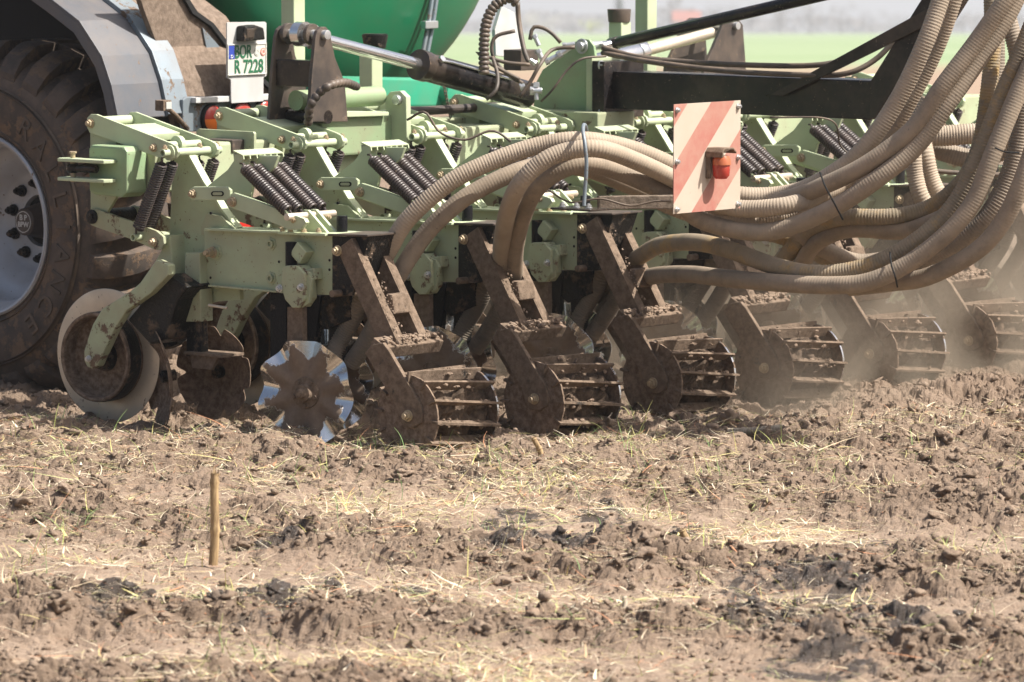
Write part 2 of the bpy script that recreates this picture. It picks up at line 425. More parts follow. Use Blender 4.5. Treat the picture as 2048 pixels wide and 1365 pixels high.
def wetness(x, y):
    w = np.zeros_like(x)
    for px, py, rx, ry in WET:
        g = Gd(px, py)
        q = ((x - g.x) / rx) ** 2 + ((y - g.y) / (ry * 5)) ** 2
        w = np.maximum(w, np.clip(1.25 - q, 0, 1))
    n = fbm(x, y, .08, 91, 4, .65) + .5
    n2 = fbm(x, y, .035, 95, 3, .7) + .5
    return np.clip((w * .42 + n * .75 + n2 * .65 - 1.01) * 9, 0, 1)
def bands(x, y):
    """1 = cloddy strip, 0 = smoothed strip; the strips run along the line of travel"""
    wob = fbm(x, y, 1.6, 5, 3) * .7
    t = (x * .35 + y * .94) + wob
    b = .5 + .5 * np.cos((t - 14.35) / 1.55 * 2 * math.pi)
    b = np.clip(b * 1.8 - .45 + fbm(x, y, .5, 8, 3) * 1.1, 0, 1)
    return np.clip(np.maximum(b, np.clip((y - 16.2) / .6, 0, 1) * .8), .14, 1)
def height(x, y):
    b = bands(x, y)
    warpx = x + fbm(x, y, .12, 31, 4, .7) * .13; warpy = y + fbm(x, y, .12, 37, 4, .7) * .13
    h = fbm(x, y, 1.1, 11, 3) * .10 + b * .028
    h += (.05 + .95 * b) * clodf(warpx, warpy, .17, 41, .8) * .38
    h += (.10 + .90 * b) * clodf(warpx + .03, warpy, .075, 43, .85) * .55
    h += (.16 + .84 * b) * clodf(warpx, warpy + .02, .034, 47, .9) * .50
    h += (.10 + .90 * b) * clodf(warpx + fbm(x, y, .02, 33, 2) * .02, warpy, .021, 49, .9) * .62
    h += fbm(x, y, .05, 51, 3, .62) * .024 * (.16 + b)
    rd = np.abs(fbm(x, y, .10, 53, 3, .6)); h -= np.clip(.05 - rd, 0, 1) * .22 * b
    h -= np.clip(-fbm(x, y, .34, 61, 3) - .16, 0, 1) * .16 * (.3 + b)
    # track of loosened soil left by the outermost unit
    return h - .055
def axis_pts(segs):
    out = []
    for a, b, s in segs: out += list(np.arange(a, b, s))
    return out
xs = [-60, -40, -25, -16, -10, -7, -5.4, -4.4, -3.8, -3.4, -3.1] + axis_pts([(-2.9, -2.45, .05), (-2.45, 2.8, .0072), (2.8, 3.4, .05)]) + [3.6, 4, 4.6, 5.4, 7, 10, 16, 25, 40, 60]
ys = [-6, -2, 2, 5, 8, 9.5, 10.5, 11.0] + axis_pts([(11.3, 12.2, .03), (12.2, 18.2, .0095), (18.2, 21, .025), (21, 25, .08)]) + [25, 26, 28, 31, 35, 40, 46]
X, Y = np.meshgrid(np.array(xs, dtype=np.float64), np.array(ys, dtype=np.float64))
Z = height(X, Y)
fade = np.clip((Y - 25) / 12, 0, 1); Z = Z * (1 - fade)
nx, ny = len(xs), len(ys)
verts = np.stack([X, Y, Z], -1).reshape(-1, 3)
# lateral roughness gives the lumps undercut sides
dz = (fbm(X, Y, .04, 71, 2) * .012).reshape(-1); verts[:, 0] += dz; verts[:, 1] += (fbm(X, Y, .04, 73, 2) * .012).reshape(-1)
idx = np.arange(nx * ny).reshape(ny, nx)
faces = np.stack([idx[:-1, :-1], idx[:-1, 1:], idx[1:, 1:], idx[1:, :-1]], -1).reshape(-1, 4)
def np_mesh(name, v, f):
    me = bpy.data.meshes.new(name); n = f.shape[1]
    me.vertices.add(len(v)); me.vertices.foreach_set('co', np.ascontiguousarray(v, dtype=np.float32).ravel())
    me.loops.add(f.size); me.loops.foreach_set('vertex_index', np.ascontiguousarray(f, dtype=np.int32).ravel())
    me.polygons.add(len(f)); me.polygons.foreach_set('loop_start', np.arange(0, f.size, n, dtype=np.int32))
    me.update(calc_edges=True); return me
gme = np_mesh('ground', verts, faces)
at = gme.attributes.new('wet', 'FLOAT', 'POINT'); at.data.foreach_set('value', wetness(X, Y).reshape(-1).astype(np.float32))
at = gme.attributes.new('cloddy', 'FLOAT', 'POINT'); at.data.foreach_set('value', bands(X, Y).reshape(-1).astype(np.float32))
def soil_mat(name, use_attr=True):
    k = NT(name); geo = k.n('ShaderNodeNewGeometry')
    co = k.raw
    n1 = k.noise(2.2, 5, .6, co); n2 = k.noise(26, 6, .7, co); n3 = k.noise(130, 5, .75, co)
    c = k.mix(k.ramp(n1, .35, .65), (.40, .305, .23), (.32, .24, .18))
    c = k.mix(k.math('MULTIPLY', k.ramp(n2, .42, .74), .8), c, (.27, .195, .14))
    c = k.mix(k.math('MULTIPLY', k.ramp(n3, .5, .72), .6), c, (.23, .155, .10))
    if use_attr:
        cl = k.n('ShaderNodeAttribute', attribute_name='cloddy'); c = k.mix(k.math('MULTIPLY', cl.outputs['Fac'], .70), c, (.175, .126, .09))
        wt = k.n('ShaderNodeAttribute', attribute_name='wet'); w = wt.outputs['Fac']
        c = k.mix(k.math('MULTIPLY', w, .92), c, (.055, .042, .033)); k.set(base=c, rough=k.fmix(w, .95, .16), spec=k.fmix(w, .2, .6))
    else: k.set(base=c, rough=.95, spec=.2)
    k.bump(k.math('ADD', k.math('MULTIPLY', n3, .8), k.noise(60, 6, .75, co)), .9, .011)
    return k.m
mt['soil'] = soil_mat('dry_soil')
ground = link('ground', gme, 'soil'); ground['kind'] = 'structure'
gme.polygons.foreach_set('use_smooth', [False] * len(gme.polygons))

# ------------------------------------------------------------------ loose crumbs and clods
def scatter_mesh(name, P, S, mat, sub=1, squash=.75, jitter=.3):
    bv, bf = ico(sub); n = len(P); nb = len(bv)
    var = []
    for q in range(24):
        ph = rng.random(3) * 90
        f = np.array([1 + jitter * 1.6 * mnoise.noise(Vector(v * 1.3 + ph)) + jitter * .6 * mnoise.noise(Vector(v * 3.1 + ph)) - jitter * .9 * abs(mnoise.noise(Vector(v * 2.2 + ph * 2))) for v in bv])
        vv = bv * f[:, None]; vv *= np.array([1, rng.uniform(.7, 1.2), squash * rng.uniform(.75, 1.2)])
        var.append(vv)
    var = np.array(var)[rng.integers(0, 24, n)]
    a = rng.uniform(0, 2 * math.pi, n); t = rng.uniform(-.5, .5, n)
    ca, sa, ct, st = np.cos(a), np.sin(a), np.cos(t), np.sin(t)
    x = var[..., 0]; y = var[..., 1]; z = var[..., 2]
    y2 = y * ct[:, None] - z * st[:, None]; z2 = y * st[:, None] + z * ct[:, None]
    x3 = x * ca[:, None] - y2 * sa[:, None]; y3 = x * sa[:, None] + y2 * ca[:, None]
    V = np.stack([x3, y3, z2], -1) * S[:, None, None] + P[:, None, :]
    Fc = (bf[None] + (np.arange(n) * nb)[:, None, None]).reshape(-1, 3)
    me = np_mesh(name, V.reshape(-1, 3), Fc)
    at = me.attributes.new('cloddy', 'FLOAT', 'POINT'); at.data.foreach_set('value', np.repeat(rng.random(n) * .8, nb).astype(np.float32))
    w = wetness(P[:, 0], P[:, 1]); at = me.attributes.new('wet', 'FLOAT', 'POINT'); at.data.foreach_set('value', np.repeat(w, nb).astype(np.float32))
    o = link(name, me, mat); o['kind'] = 'stuff'; return o
def rand_ground(n, y0=12.2, y1=20.5, power=1.0, keep=None):
    """points over the part of the field in front of and under the machine, as dense in the picture near as far"""
    out = []
    while sum(len(o) for o in out) < n:
        m = n * 2
        s = rng.random(m); y = 1 / (1 / y1 + s * (1 / y0 - 1 / y1))
        x = rng.uniform(-1, 1, m) * (y * .128 + .35) + .08
        ok = rng.random(m) < (keep(x, y) if keep else 1)
        out.append(np.stack([x[ok], y[ok]], -1))
    return np.concatenate(out)[:n]
P = rand_ground(22000, keep=lambda x, y: .12 + .88 * bands(x, y)); S = .0032 * rng.lognormal(0, .55, len(P)) + .002
z = height(P[:, 0], P[:, 1]); scatter_mesh('soil_crumbs', np.column_stack([P, z + S * .35]), S, 'soil', 1)
P = rand_ground(2600, keep=lambda x, y: .03 + .97 * bands(x, y) ** 2); S = .009 * rng.lognormal(0, .35, len(P)) + .003
z = height(P[:, 0], P[:, 1]); scatter_mesh('small_clods', np.column_stack([P, z + S * .2]), S, 'soil', 2, .75, .5)
P = rand_ground(750, keep=lambda x, y: .03 + .97 * bands(x, y) ** 2); S = .017 * rng.lognormal(0, .35, len(P)) + .004
z = height(P[:, 0], P[:, 1]); scatter_mesh('soil_clods', np.column_stack([P, z + S * .1]), S, 'soil', 3, .68, .5)

# ------------------------------------------------------------------ straw, chaff and grass
def leaf_mat(name, cols, rough=.6):
    k = NT(name); a = k.n('ShaderNodeAttribute', attribute_name='tint'); r = k.n('ShaderNodeValToRGB')
    r.color_ramp.interpolation = 'CONSTANT'
    els = r.color_ramp.elements
    for i, c in enumerate(cols):
        e = els[i] if i < 2 else els.new(i / len(cols)); e.position = i / len(cols); e.color = (*c, 1)
    k.l(a.outputs['Fac'], r.inputs[0]); k.set(base=r.outputs[0], rough=rough, spec=.3)
    return k.m
mt['straw'] = leaf_mat('straw', [(.72, .61, .44), (.60, .48, .32), (.80, .71, .54), (.50, .36, .22), (.62, .54, .24), (.76, .66, .48), (.50, .24, .13), (.45, .48, .2)])
mt['grass'] = leaf_mat('grass', [(.22, .32, .10), (.40, .44, .14), (.14, .24, .08), (.55, .50, .18)])
def strips(name, P, L, Wd_, lift, curl, mat, seg=4):
    """bent ribbons with a fold along the middle; P base points, L lengths, lift = upward angle"""
    n = len(P); a = rng.uniform(0, 2 * math.pi, n); V = []
    t = np.linspace(0, 1, seg + 1)
    el = lift[:, None] + curl[:, None] * t[None]
    dx = np.cos(el); dz = np.sin(el)
    cx = np.concatenate([np.zeros((n, 1)), np.cumsum(dx[:, :-1], 1)], 1) * (L / seg)[:, None]
    cz = np.concatenate([np.zeros((n, 1)), np.cumsum(dz[:, :-1], 1)], 1) * (L / seg)[:, None]
    bend = rng.normal(0, .25, n)
    cy = bend[:, None] * (t ** 2)[None] * L[:, None]
    w = Wd_[:, None] * (1 - .75 * t ** 2)[None]
    out = []
    for sgn, zz in ((-1, 0), (0, .35), (1, 0)):
        X0 = cx; Y0 = cy + sgn * w; Z0 = cz + zz * w
        out.append(np.stack([X0 * np.cos(a)[:, None] - Y0 * np.sin(a)[:, None] + P[:, 0:1], X0 * np.sin(a)[:, None] + Y0 * np.cos(a)[:, None] + P[:, 1:2], Z0 + P[:, 2:3]], -1))
    V = np.stack(out, 2)           # n, seg+1, 3, 3
    nb = (seg + 1) * 3
    q = []
    for s_ in range(seg):
        for k in range(2): q.append([s_ * 3 + k, s_ * 3 + k + 1, (s_ + 1) * 3 + k + 1, (s_ + 1) * 3 + k])
    q = np.array(q); Fc = (q[None] + (np.arange(n) * nb)[:, None, None]).reshape(-1, 4)
    me = np_mesh(name, V.reshape(-1, 3), Fc)
    at = me.attributes.new('tint', 'FLOAT', 'POINT'); at.data.foreach_set('value', np.repeat(rng.random(n) * .999, nb).astype(np.float32))
    o = link(name, me, mat); o['kind'] = 'stuff'; return o
def patch(x, y):
    k = np.clip(fbm(x, y, .45, 101, 4, .6) * 4.5 + .5, 0.08, 1)
    return np.clip(k * (.35 + .65 * np.clip((y - 15.2) / 1.2, 0, 1) + .12 * (1 - bands(x, y))), 0.05, 1)
n = 30000; P = rand_ground(n, y1=18.8, keep=patch); z = height(P[:, 0], P[:, 1]); P3 = np.column_stack([P, z + .004])
strips('straw_litter', P3, rng.lognormal(-2.95, .5, n), rng.uniform(.0005, .0015, n), rng.uniform(-.08, .4, n), rng.uniform(-.6, .35, n), 'straw', 3)
n = 150; P = rand_ground(n, y1=18.3, keep=patch); z = height(P[:, 0], P[:, 1]); P3 = np.column_stack([P, z + .008])
strips('stalk_litter', P3, rng.uniform(.10, .26, n), rng.uniform(.002, .0045, n), rng.uniform(-.04, .22, n), rng.uniform(-.25, .1, n), 'straw')
n = 1600; P = rand_ground(n, y1=18.8, keep=patch); z = height(P[:, 0], P[:, 1]); P3 = np.column_stack([P, z + .004])
strips('leaf_litter', P3, rng.uniform(.02, .07, n), rng.uniform(.0015, .0045, n), rng.uniform(-.1, .5, n), rng.uniform(-.9, .3, n), 'straw')
# green blades in tufts
tufts = [Gd(px, py) for px, py in [(800, 905), (830, 915), (1100, 985), (1250, 915), (1000, 950), (620, 960), (730, 1000), (150, 1060), (1400, 965), (1880, 1090), (1190, 860), (1310, 1010), (430, 1060), (880, 900), (1560, 905), (1660, 960), (60, 1100), (500, 1290), (1000, 1040), (1990, 1080)]]
B = []
for g in tufts:
    for _ in range(26): B.append((g.x + rng.normal(0, .055), g.y + rng.normal(0, .16)))
P = np.concatenate([np.array(B), rand_ground(900, y1=18.5, keep=patch)]); n = len(P)
P3 = np.column_stack([P, height(P[:, 0], P[:, 1])])
strips('grass_blades', P3, rng.uniform(.03, .12, n), rng.uniform(.0007, .0017, n), rng.uniform(.2, 1.4, n), rng.uniform(-1.1, .1, n), 'grass', 5)
def ground_z(x, y): return float(height(np.array([float(x)]), np.array([float(y)]))[0])
# corn stalk stubs
k = NT('corn_stalk'); c = k.mix(k.ramp(k.noise(18, 4, .6, stretch=(6, 6, .6)), .35, .65), (.44, .31, .16), (.22, .145, .075))
k.set(base=c, rough=.7); k.bump(k.noise(120, 3, stretch=(4, 4, .3)), .5, .002); mt['stalk'] = k.m
k = NT('grey_stalk'); c = k.mix(k.ramp(k.noise(18, 4, .6, stretch=(.6, 6, 6)), .35, .65), (.50, .43, .33), (.30, .24, .18))
k.set(base=c, rough=.75); mt['stalkgrey'] = k.m
def stalk(px, py, L, r, tilt, az, mat, label):
    g = Gd(px, py); m = MB(); pts = []; rad = []
    for i in range(22):
        t = i / 21; pts.append((.003 * math.sin(5 * t), .003 * math.cos(4 * t), L * t))
        rr = r * (1 - .12 * t) * (1.22 if abs(t - .38) < .03 or abs(t - .9) < .02 else 1.0); rad.append(rr)
    m.tube(pts, rad, n=12, cap=False)
    m.tube([(p[0], p[1], p[2]) for p in pts[::-1]], [q * .68 for q in rad], n=12, cap=False)
    for i in range(7):
        a = i * .9; m.add([(r * math.cos(a), r * math.sin(a), L * .98), (r * math.cos(a + .5), r * math.sin(a + .5), L * .98), (r * 1.1 * math.cos(a + .2), r * 1.1 * math.sin(a + .2), L * (1.02 + .03 * (i % 3)))], [(0, 1, 2)])
    o = m.build('corn_stalk', mat, None, smooth=True)
    o.matrix_world = Matrix.Translation((g.x, g.y, (ground_z(g.x, g.y) - .008) if L < .27 or tilt > 1 else -.03)) @ Matrix.Rotation(az, 4, 'Z') @ Matrix.Rotation(tilt, 4, 'Y')
    tag(o, label, 'corn stalk', 'stumps of maize stalk in the field'); return o
stalk(426, 1112, .30, .0155, R(2), 0, 'stalk', 'upright yellow brown maize stalk stump standing alone in the foreground soil')
stalk(1082, 925, .075, .011, R(-20), 0, 'stalk', 'short brown maize stump leaning left in the soil behind the second roller')
stalk(1438, 875, .30, .014, R(84), R(-35), 'stalkgrey', 'pale grey maize stalk lying flat on the soil below the third and fourth rollers')
stalk(1250, 1225, .06, .009, R(25), R(100), 'stalkgrey', 'pale frayed maize stub poking from the soil low in the foreground')
stalk(1375, 1090, .06, .013, R(-15), 0, 'stalk', 'dark broken maize stub with a hollow top in the middle foreground')

# ================================================================== ROW UNIT (built once, then copied)
UP = .75
unit = thing('row_unit', 'x', 'row unit', 'strip tillage row units side by side on the toolbar')
UC = .12                                                # centre plane of the unit
# --- toolbar clamp
m = MB()
for u in (.012, .205):
    m.prism(px_u([(180, 238), (196, 238), (232, 262), (232, 300), (232, 395), (212, 428), (181, 440)], u), 'y', u, u + .018)
m.build('clamp_bracket', 'green', unit, .003)
m = MB(); m.prism(px_u([(196, 255), (300, 300), (310, 312), (310, 386), (292, 388), (292, 305), (196, 262)], .045), 'y', .045, .19)
m.build('clamp_plate', 'green', unit, .003)
# --- upper link: two bars, ties between
ul = MB()
outl = [(173, 244), (174, 236), (181, 229), (192, 229), (342, 287), (352, 293), (356, 305), (352, 316), (342, 322), (335, 318), (318, 316), (179, 266), (174, 256)]
p2 = px_u(outl, 0)
ul.prism(p2, 'y', 0, .014); ul.prism(p2, 'y', .226, .24)
link_o = ul.build('upper_link', 'green_clean', unit, .003)
a = Wu(182, 245, 0); m = MB(); m.cyl((a.x, .014, a.z), (a.x, .226, a.z), .021, n=20)
q0 = Wu(240, 259, .03); q1 = Wu(292, 279, .03)
ang = math.atan2(q1.z - q0.z, q1.x - q0.x)
m.box(((q0.x + q1.x) / 2, .12, (q0.z + q1.z) / 2 + .005), ((q1 - q0).length, .21, .028), Matrix.Rotation(-ang, 3, 'Y'))
a = Wu(352, 284, .06); m.cyl((a.x - .03, .09, a.z - .012), (a.x - .03, .115, a.z - .012), .034, n=24); m.cyl((a.x - .03, .014, a.z - .016), (a.x - .03, .226, a.z - .016), .017, n=18)
m.build('link_tie', 'green_clean', link_o, .003, smooth=True)
t = Wu(340, 306, 0); m = MB(); m.pipe((t.x, -.045, t.z), (t.x, .285, t.z), .0165, .0105, n=20)
for u in (-.008, .241): m.cyl((t.x, u, t.z), (t.x, u + .014, t.z), .031, n=24)
m.build('spring_tube', 'green_clean', unit, .001, smooth=True)
for u in (-.03, .03, .17, .27): 
    b_ = bolt_at((t.x, u, t.z + .016), .010, unit, 'z', zinc=False)
bolt(182, 247, -.001, .0155, link_o); bolt(308, 296, -.001, .0135, link_o)
# --- lower link
ll = MB(); outl = [(172, 436), (175, 423), (186, 417), (200, 421), (312, 462), (326, 474), (328, 488), (322, 500), (310, 500), (265, 480), (200, 458), (182, 451)]
p2 = px_u(outl, -.002); ll.prism(p2, 'y', -.002, .014); ll.prism(p2, 'y', .224, .24)
lower = ll.build('lower_link', 'green_dirty', unit, .003)
a = Wu(310, 484, 0); m = MB(); m.cyl((a.x, .01, a.z), (a.x, .23, a.z), .024, n=20)
a = Wu(283, 474, 0); m.pipe((a.x, -.05, a.z), (a.x, .29, a.z), .0155, .010, n=20); m.build('cross_tube', 'green', lower, .001, smooth=True)
bolt(308, 484, -.003, .0155, lower)
a = Wu(186, 434, 0); m = MB(); m.cyl((a.x, -.012, a.z), (a.x, .25, a.z), .029, .029, n=22); m.build('pivot_bush', 'mudsteel', lower, .003, smooth=True)
m = MB(); m.cyl((a.x, -.013, a.z), (a.x, -.02, a.z), .017, n=6); m.build('pivot_nut', 'mudsteel', lower, .002)
# --- the four upright springs
s_top = Wu(340, 306, 0); s_bot = Wu(283, 474, 0)
for u in (-.031, .031, .182, .268):
    ub = u + (-.004 if u < .1 else .004)
    spring_mesh('upright_spring', (s_top.x, u, s_top.z - .012), (s_bot.x + .004, ub, s_bot.z + .010), .0215, .0047, unit)
# --- main plate
MPL = [(352, 292), (368, 300), (380, 316), (412, 374), (432, 402), (447, 428), (472, 462), (480, 600), (430, 604), (402, 612), (398, 560), (372, 560), (366, 596), (352, 578), (335, 572), (312, 580), (300, 560), (325, 510), (338, 480), (342, 400), (344, 330)]
plate('main_plate', MPL, UC - .012, UC + .012, 'green', unit, .003)
m = MB()                                                # bright flange on the back edge of the plate
e = px_u([(377, 305), (412, 368), (434, 398), (449, 424), (476, 458)], UC); e2 = [(p[0] + .010, p[1] + .006) for p in e]
m.prism(e + e2[::-1], 'y', UC - .02, UC + .02); m.build('plate_flange', 'green_clean', unit, .002)
m = MB(); m.prism(px_u([(402, 455), (412, 428), (440, 432), (468, 458), (468, 462), (402, 470)], UC - .035), 'y', UC - .035, UC - .02)
m.build('gusset', 'green', unit, .002)
# slotted strap and top arm of the spring rack
strap = plate('slotted_strap', [(376, 388), (378, 379), (386, 374), (452, 374), (460, 380), (460, 396), (452, 401), (386, 401), (378, 397)], -.004, .012, 'green_clean', unit, .004)
plate('slot', [(422, 386), (425, 383), (444, 383), (447, 386), (447, 390), (444, 393), (425, 393), (422, 390)], -.006, -.0035, 'dark', strap, 0)
plate('slot', [(425, 387), (427, 385), (442, 385), (444, 387), (444, 389), (442, 391), (427, 391), (425, 389)], -.0075, -.0055, 'green', strap, 0)
bolt(386, 388, -.005, .014, strap)
plate('rack_plate', [(408, 378), (455, 340), (474, 312), (556, 312), (548, 335), (505, 372), (500, 398), (470, 400), (452, 376)], .09, .106, 'green_clean', unit, .003)
arm = plate('rack_arm', [(452, 400), (458, 389), (468, 386), (482, 391), (608, 438), (612, 446), (600, 460), (576, 460), (560, 452), (456, 414)], .0, .022, 'green_clean', unit, .003)
plate('rack_arm', [(452, 400), (458, 389), (468, 386), (482, 391), (608, 438), (612, 446), (600, 460), (576, 460), (560, 452), (456, 414)], .19, .212, 'green', unit, .003)
bolt(466, 404, -.001, .016, arm)
# comb that the rear springs hook into
cz = Wu(466, 310, 0); m = MB()
hx, hz = Wu(478, 310, 0).x, Wu(478, 308, 0).z
m.box((hx, .11, hz + .002), (.055, .235, .006), Matrix.Rotation(R(18), 3, 'Y'))
m.box((hx - .02, .11, hz - .012), (.006, .235, .03), Matrix.Rotation(R(-8), 3, 'Y'))
for u in (-.002, .035, .075, .12, .155, .19, .226):
    m.prism([(hx - .02, hz), (hx + .026, hz - .004), (hx + .030, hz - .02), (hx + .018, hz - .035), (hx - .02, hz - .03)], 'y', u - .003, u + .003)
m.build('spring_comb', 'green_clean', unit, .0015)
# rear springs, slanting
rt = Wu(478, 336, 0); rb = Wu(582, 434, 0)
for u in (.005, .068, .150, .205):
    spring_mesh('slanting_spring', (rt.x, u, rt.z + .018), (rb.x, u, rb.z + .004), .0215, .0054, unit, hook=True)
m = MB(); m.cyl((rb.x + .004, -.03, rb.z), (rb.x + .004, .245, rb.z), .0145, n=18); m.build('spring_pin', 'cream', unit, .001, smooth=True)
for u in (.0, .04, .2): bolt_at((rb.x + .01, u, rb.z - .012), .010, unit, 'x', zinc=False)
m = MB()
for u in (.09, .135):
    m.prism([(rb.x - .012, rb.z + .022), (rb.x + .014, rb.z + .022), (rb.x + .125, rb.z - .07), (rb.x + .125, rb.z - .078), (rb.x - .05, rb.z - .078)], 'y', u - .007, u + .007)
m.build('spring_anchor', 'green_clean', unit, .002)
# --- main beam
beam = plate('main_beam', [(408, 460), (690, 472), (690, 592), (562, 586), (420, 570), (408, 556)], UC - .05, UC + .05, 'green', unit, .004)
m = MB(); m.prism(px_u([(408, 457), (690, 469), (690, 473.5), (408, 461.5)], UC - .075), 'y', UC - .075, UC + .08); m.build('top_flange', 'green_clean', beam, .002)
m = MB(); m.prism(px_u([(416, 570), (566, 583), (566, 587), (416, 574)], UC - .075), 'y', UC - .075, UC + .06); m.build('bottom_flange', 'green_dirty', beam, .002)
m = MB(); m.prism(px_u([(555, 464), (650, 468), (650, 473), (555, 469)], UC - .09), 'y', UC - .09, UC + .09); m.build('rack_base', 'green_clean', unit, .002)
for px in (565, 581, 608, 637):
    w = Wu(px, 465, UC - .07); bolt_at((w.x, UC - .07, w.z), .010, unit, 'z', zinc=False)
def boss(px, py, u, r, parent, hollow=True, ln=.014):
    w = Wu(px, py, u); m = MB()
    if hollow: m.pipe((w.x, u, w.z), (w.x, u - ln, w.z), r, r * .5, 18); m.cyl((w.x, u - ln * .3, w.z), (w.x, u - ln * .35, w.z), r * .55, n=12)
    m.cyl((w.x, u, w.z), (w.x, u - .003, w.z), r * 1.6, n=6)
    return m.build('boss', 'green', parent, .001, smooth=True)
boss(543, 488, UC - .05, .017, beam); boss(543, 557, UC - .05, .017, beam); boss(432, 505, UC - .05, .022, beam)
bolt(428, 505, UC - .058, .018, beam, sy=1.8)
m = MB()
for px, py in ((421, 556), (558, 524), (421, 427), (659, 521), (659, 540), (675, 575)):
    w = Wu(px, py, UC - .0505); m.cyl((w.x, UC - .0512, w.z), (w.x, UC - .045, w.z), .0055, n=10)
m.build('bolt_hole', 'dark', beam)['kind'] = 'stuff'  # solid black plugs, coloured as the shade inside open holes
# --- row cleaner bracket, leg and step
plate('bracket_tube', [(370, 506), (399, 506), (402, 644), (366, 644)], .03, .10, 'green_dirty', unit, .004)
plate('cleaner_leg', [(374, 640), (402, 640), (403, 712), (372, 712)], .045, .085, 'mudsteel', unit, .003)
m = MB(); w0 = Wu(362, 707, .0); w1 = Wu(438, 707, .0)
m.box(((w0.x + w1.x) / 2, .08, w0.z), (w1.x - w0.x, .13, .012)); m.prism([(w0.x + .02, w0.z), (w1.x - .03, w0.z), (w1.x - .07, w0.z - .06), (w0.x + .03, w0.z - .06)], 'y', .03, .045)
m.build('cleaner_step', 'mudarm', unit, .002)
m = MB(); w = Wu(418, 611, .02); m.cyl(w, w + Vector((.1, 0, -.005)), .006, n=10); m.build('stop_pin', 'cream', unit)
def clutter_plate(nm, pts, u0, u1, mat): return plate(nm, pts, u0, u1, mat, unit, .003)
clutter_plate('drip_shield', [(318, 578), (352, 572), (372, 600), (370, 650), (352, 690), (328, 700), (310, 650)], .10, .15, 'mudsteel')
clutter_plate('tine_leg', [(540, 586), (572, 588), (572, 760), (540, 735)], UC - .02, UC + .02, 'shank')
clutter_plate('tine_leg', [(610, 590), (640, 592), (625, 760), (600, 780)], UC + .05, UC + .08, 'shank')
clutter_plate('tine_bracket', [(632, 590), (700, 592), (700, 640), (650, 660), (632, 640)], UC + .06, UC + .12, 'mudsteel')
clutter_plate('tine_shoe', [(540, 735), (580, 740), (600, 800), (560, 850), (525, 800)], UC - .01, UC + .03, 'mudsteel')
# --- shank clamp with pin, square blocks
cl = plate('shank_clamp', [(561, 571), (565, 535), (572, 532), (594, 532), (608, 548), (610, 598), (598, 616), (584, 616), (570, 600)], UC - .125, UC - .055, 'green_dirty', unit, .004)
bolt(560, 577, UC - .126, .012, cl, zinc=True); bolt(603, 575, UC - .126, .012, cl, zinc=True)
plate('clamp_face', [(590, 532), (618, 545), (624, 560), (618, 606), (604, 616), (598, 612), (606, 560)], UC - .11, UC - .095, 'green_dirty', unit, .002)
w = Wu(584, 512, UC - .08); m = MB(); m.cyl((w.x, UC - .085, w.z + .055), (w.x, UC - .085, w.z - .07), .0225, n=24); m.build('adjusting_pin', 'shank', unit, .003, smooth=True)
w = Wu(684, 455, UC + .03); m = MB(); m.cyl((w.x, UC + .03, w.z + .045), (w.x, UC + .03, w.z - .07), .022, n=24); m.build('adjusting_pin', 'shank', unit, .003, smooth=True)
w = Wu(613, 505, UC - .05); m = MB(); m.box((w.x, UC - .075, w.z), (.062, .05, .062), Matrix.Rotation(R(38), 3, 'Y')); m.build('square_bar_end', 'green', unit, .005)
w = Wu(632, 548, UC - .05); m = MB(); m.box((w.x, UC - .07, w.z), (.07, .05, .045), Matrix.Rotation(R(-8), 3, 'Y')); m.build('square_bar_end', 'green_dirty', unit, .005)
plate('disc_shank', [(574, 614), (604, 614), (606, 790), (585, 800), (574, 690)], UC - .10, UC - .07, 'mudarm', unit, .004)
plate('disc_shank', [(654, 560), (682, 562), (690, 640), (680, 760), (662, 760), (656, 640)], UC + .08, UC + .11, 'mudsteel', unit, .004)
# --- wavy coulter discs
def wavy_disc(parent, px, py, u, yaw, spin, name='wavy_disc', Rd=.206, mat='wavy'):
    w = Wu(px, py, u); nr, na = 14, 128; vs = []
    for side in (0, 1):
        for i in range(nr + 1):
            r = Rd * (.02 + .98 * i / nr)
            for j in range(na):
                t = 2 * math.pi * j / na; k = max(0, (r / Rd - .30) / .70)
                rr = r * (1 + .024 * k ** 3 * math.cos(8 * t + 1.1))
                off = .022 * k ** 1.1 * math.sin(8 * t) + (.002 if side else -.002)
                vs.append((rr * math.cos(t), off, rr * math.sin(t)))
    fs = []
    for s_ in (0, 1):
        o = s_ * (nr + 1) * na
        for i in range(nr):
            for j in range(na):
                q = (o + i * na + j, o + i * na + (j + 1) % na, o + (i + 1) * na + (j + 1) % na, o + (i + 1) * na + j)
                fs.append(q if s_ else q[::-1])
    o1 = nr * na; o2 = (nr + 1) * na + nr * na
    fs += [(o1 + j, o1 + (j + 1) % na, o2 + (j + 1) % na, o2 + j) for j in range(na)]
    m = MB(); m.v = vs; m.f = fs; o = m.build(name, mat, parent, smooth=True)
    o.data.polygons.foreach_set('use_smooth', [True] * len(o.data.polygons))
    o.location = (w.x, u, w.z); o.rotation_euler = (0, spin, yaw); o.rotation_mode = 'XYZ'
    h = MB(); h.lathe([(.0, -.055), (.012, -.055), (.018, -.050), (.020, -.035), (.032, -.032), (.036, -.012), (.060, -.008), (.064, 0.004)], (0, 0, 0), 28)
    h.cyl((0, -.055, 0), (0, -.062, 0), .010, n=6)
    for i in range(5):
        a = 2 * math.pi * i / 5; h.cyl((.05 * math.cos(a), -.004, .05 * math.sin(a)), (.05 * math.cos(a), -.018, .05 * math.sin(a)), .008, n=6)
    ho = h.build('disc_hub', 'mudarm', o, smooth=True)
    return o
disc1 = wavy_disc(unit, 612, 786, UC - .13, R(13), .3)
disc2 = wavy_disc(unit, 655, 760, UC + .16, R(10), .9)
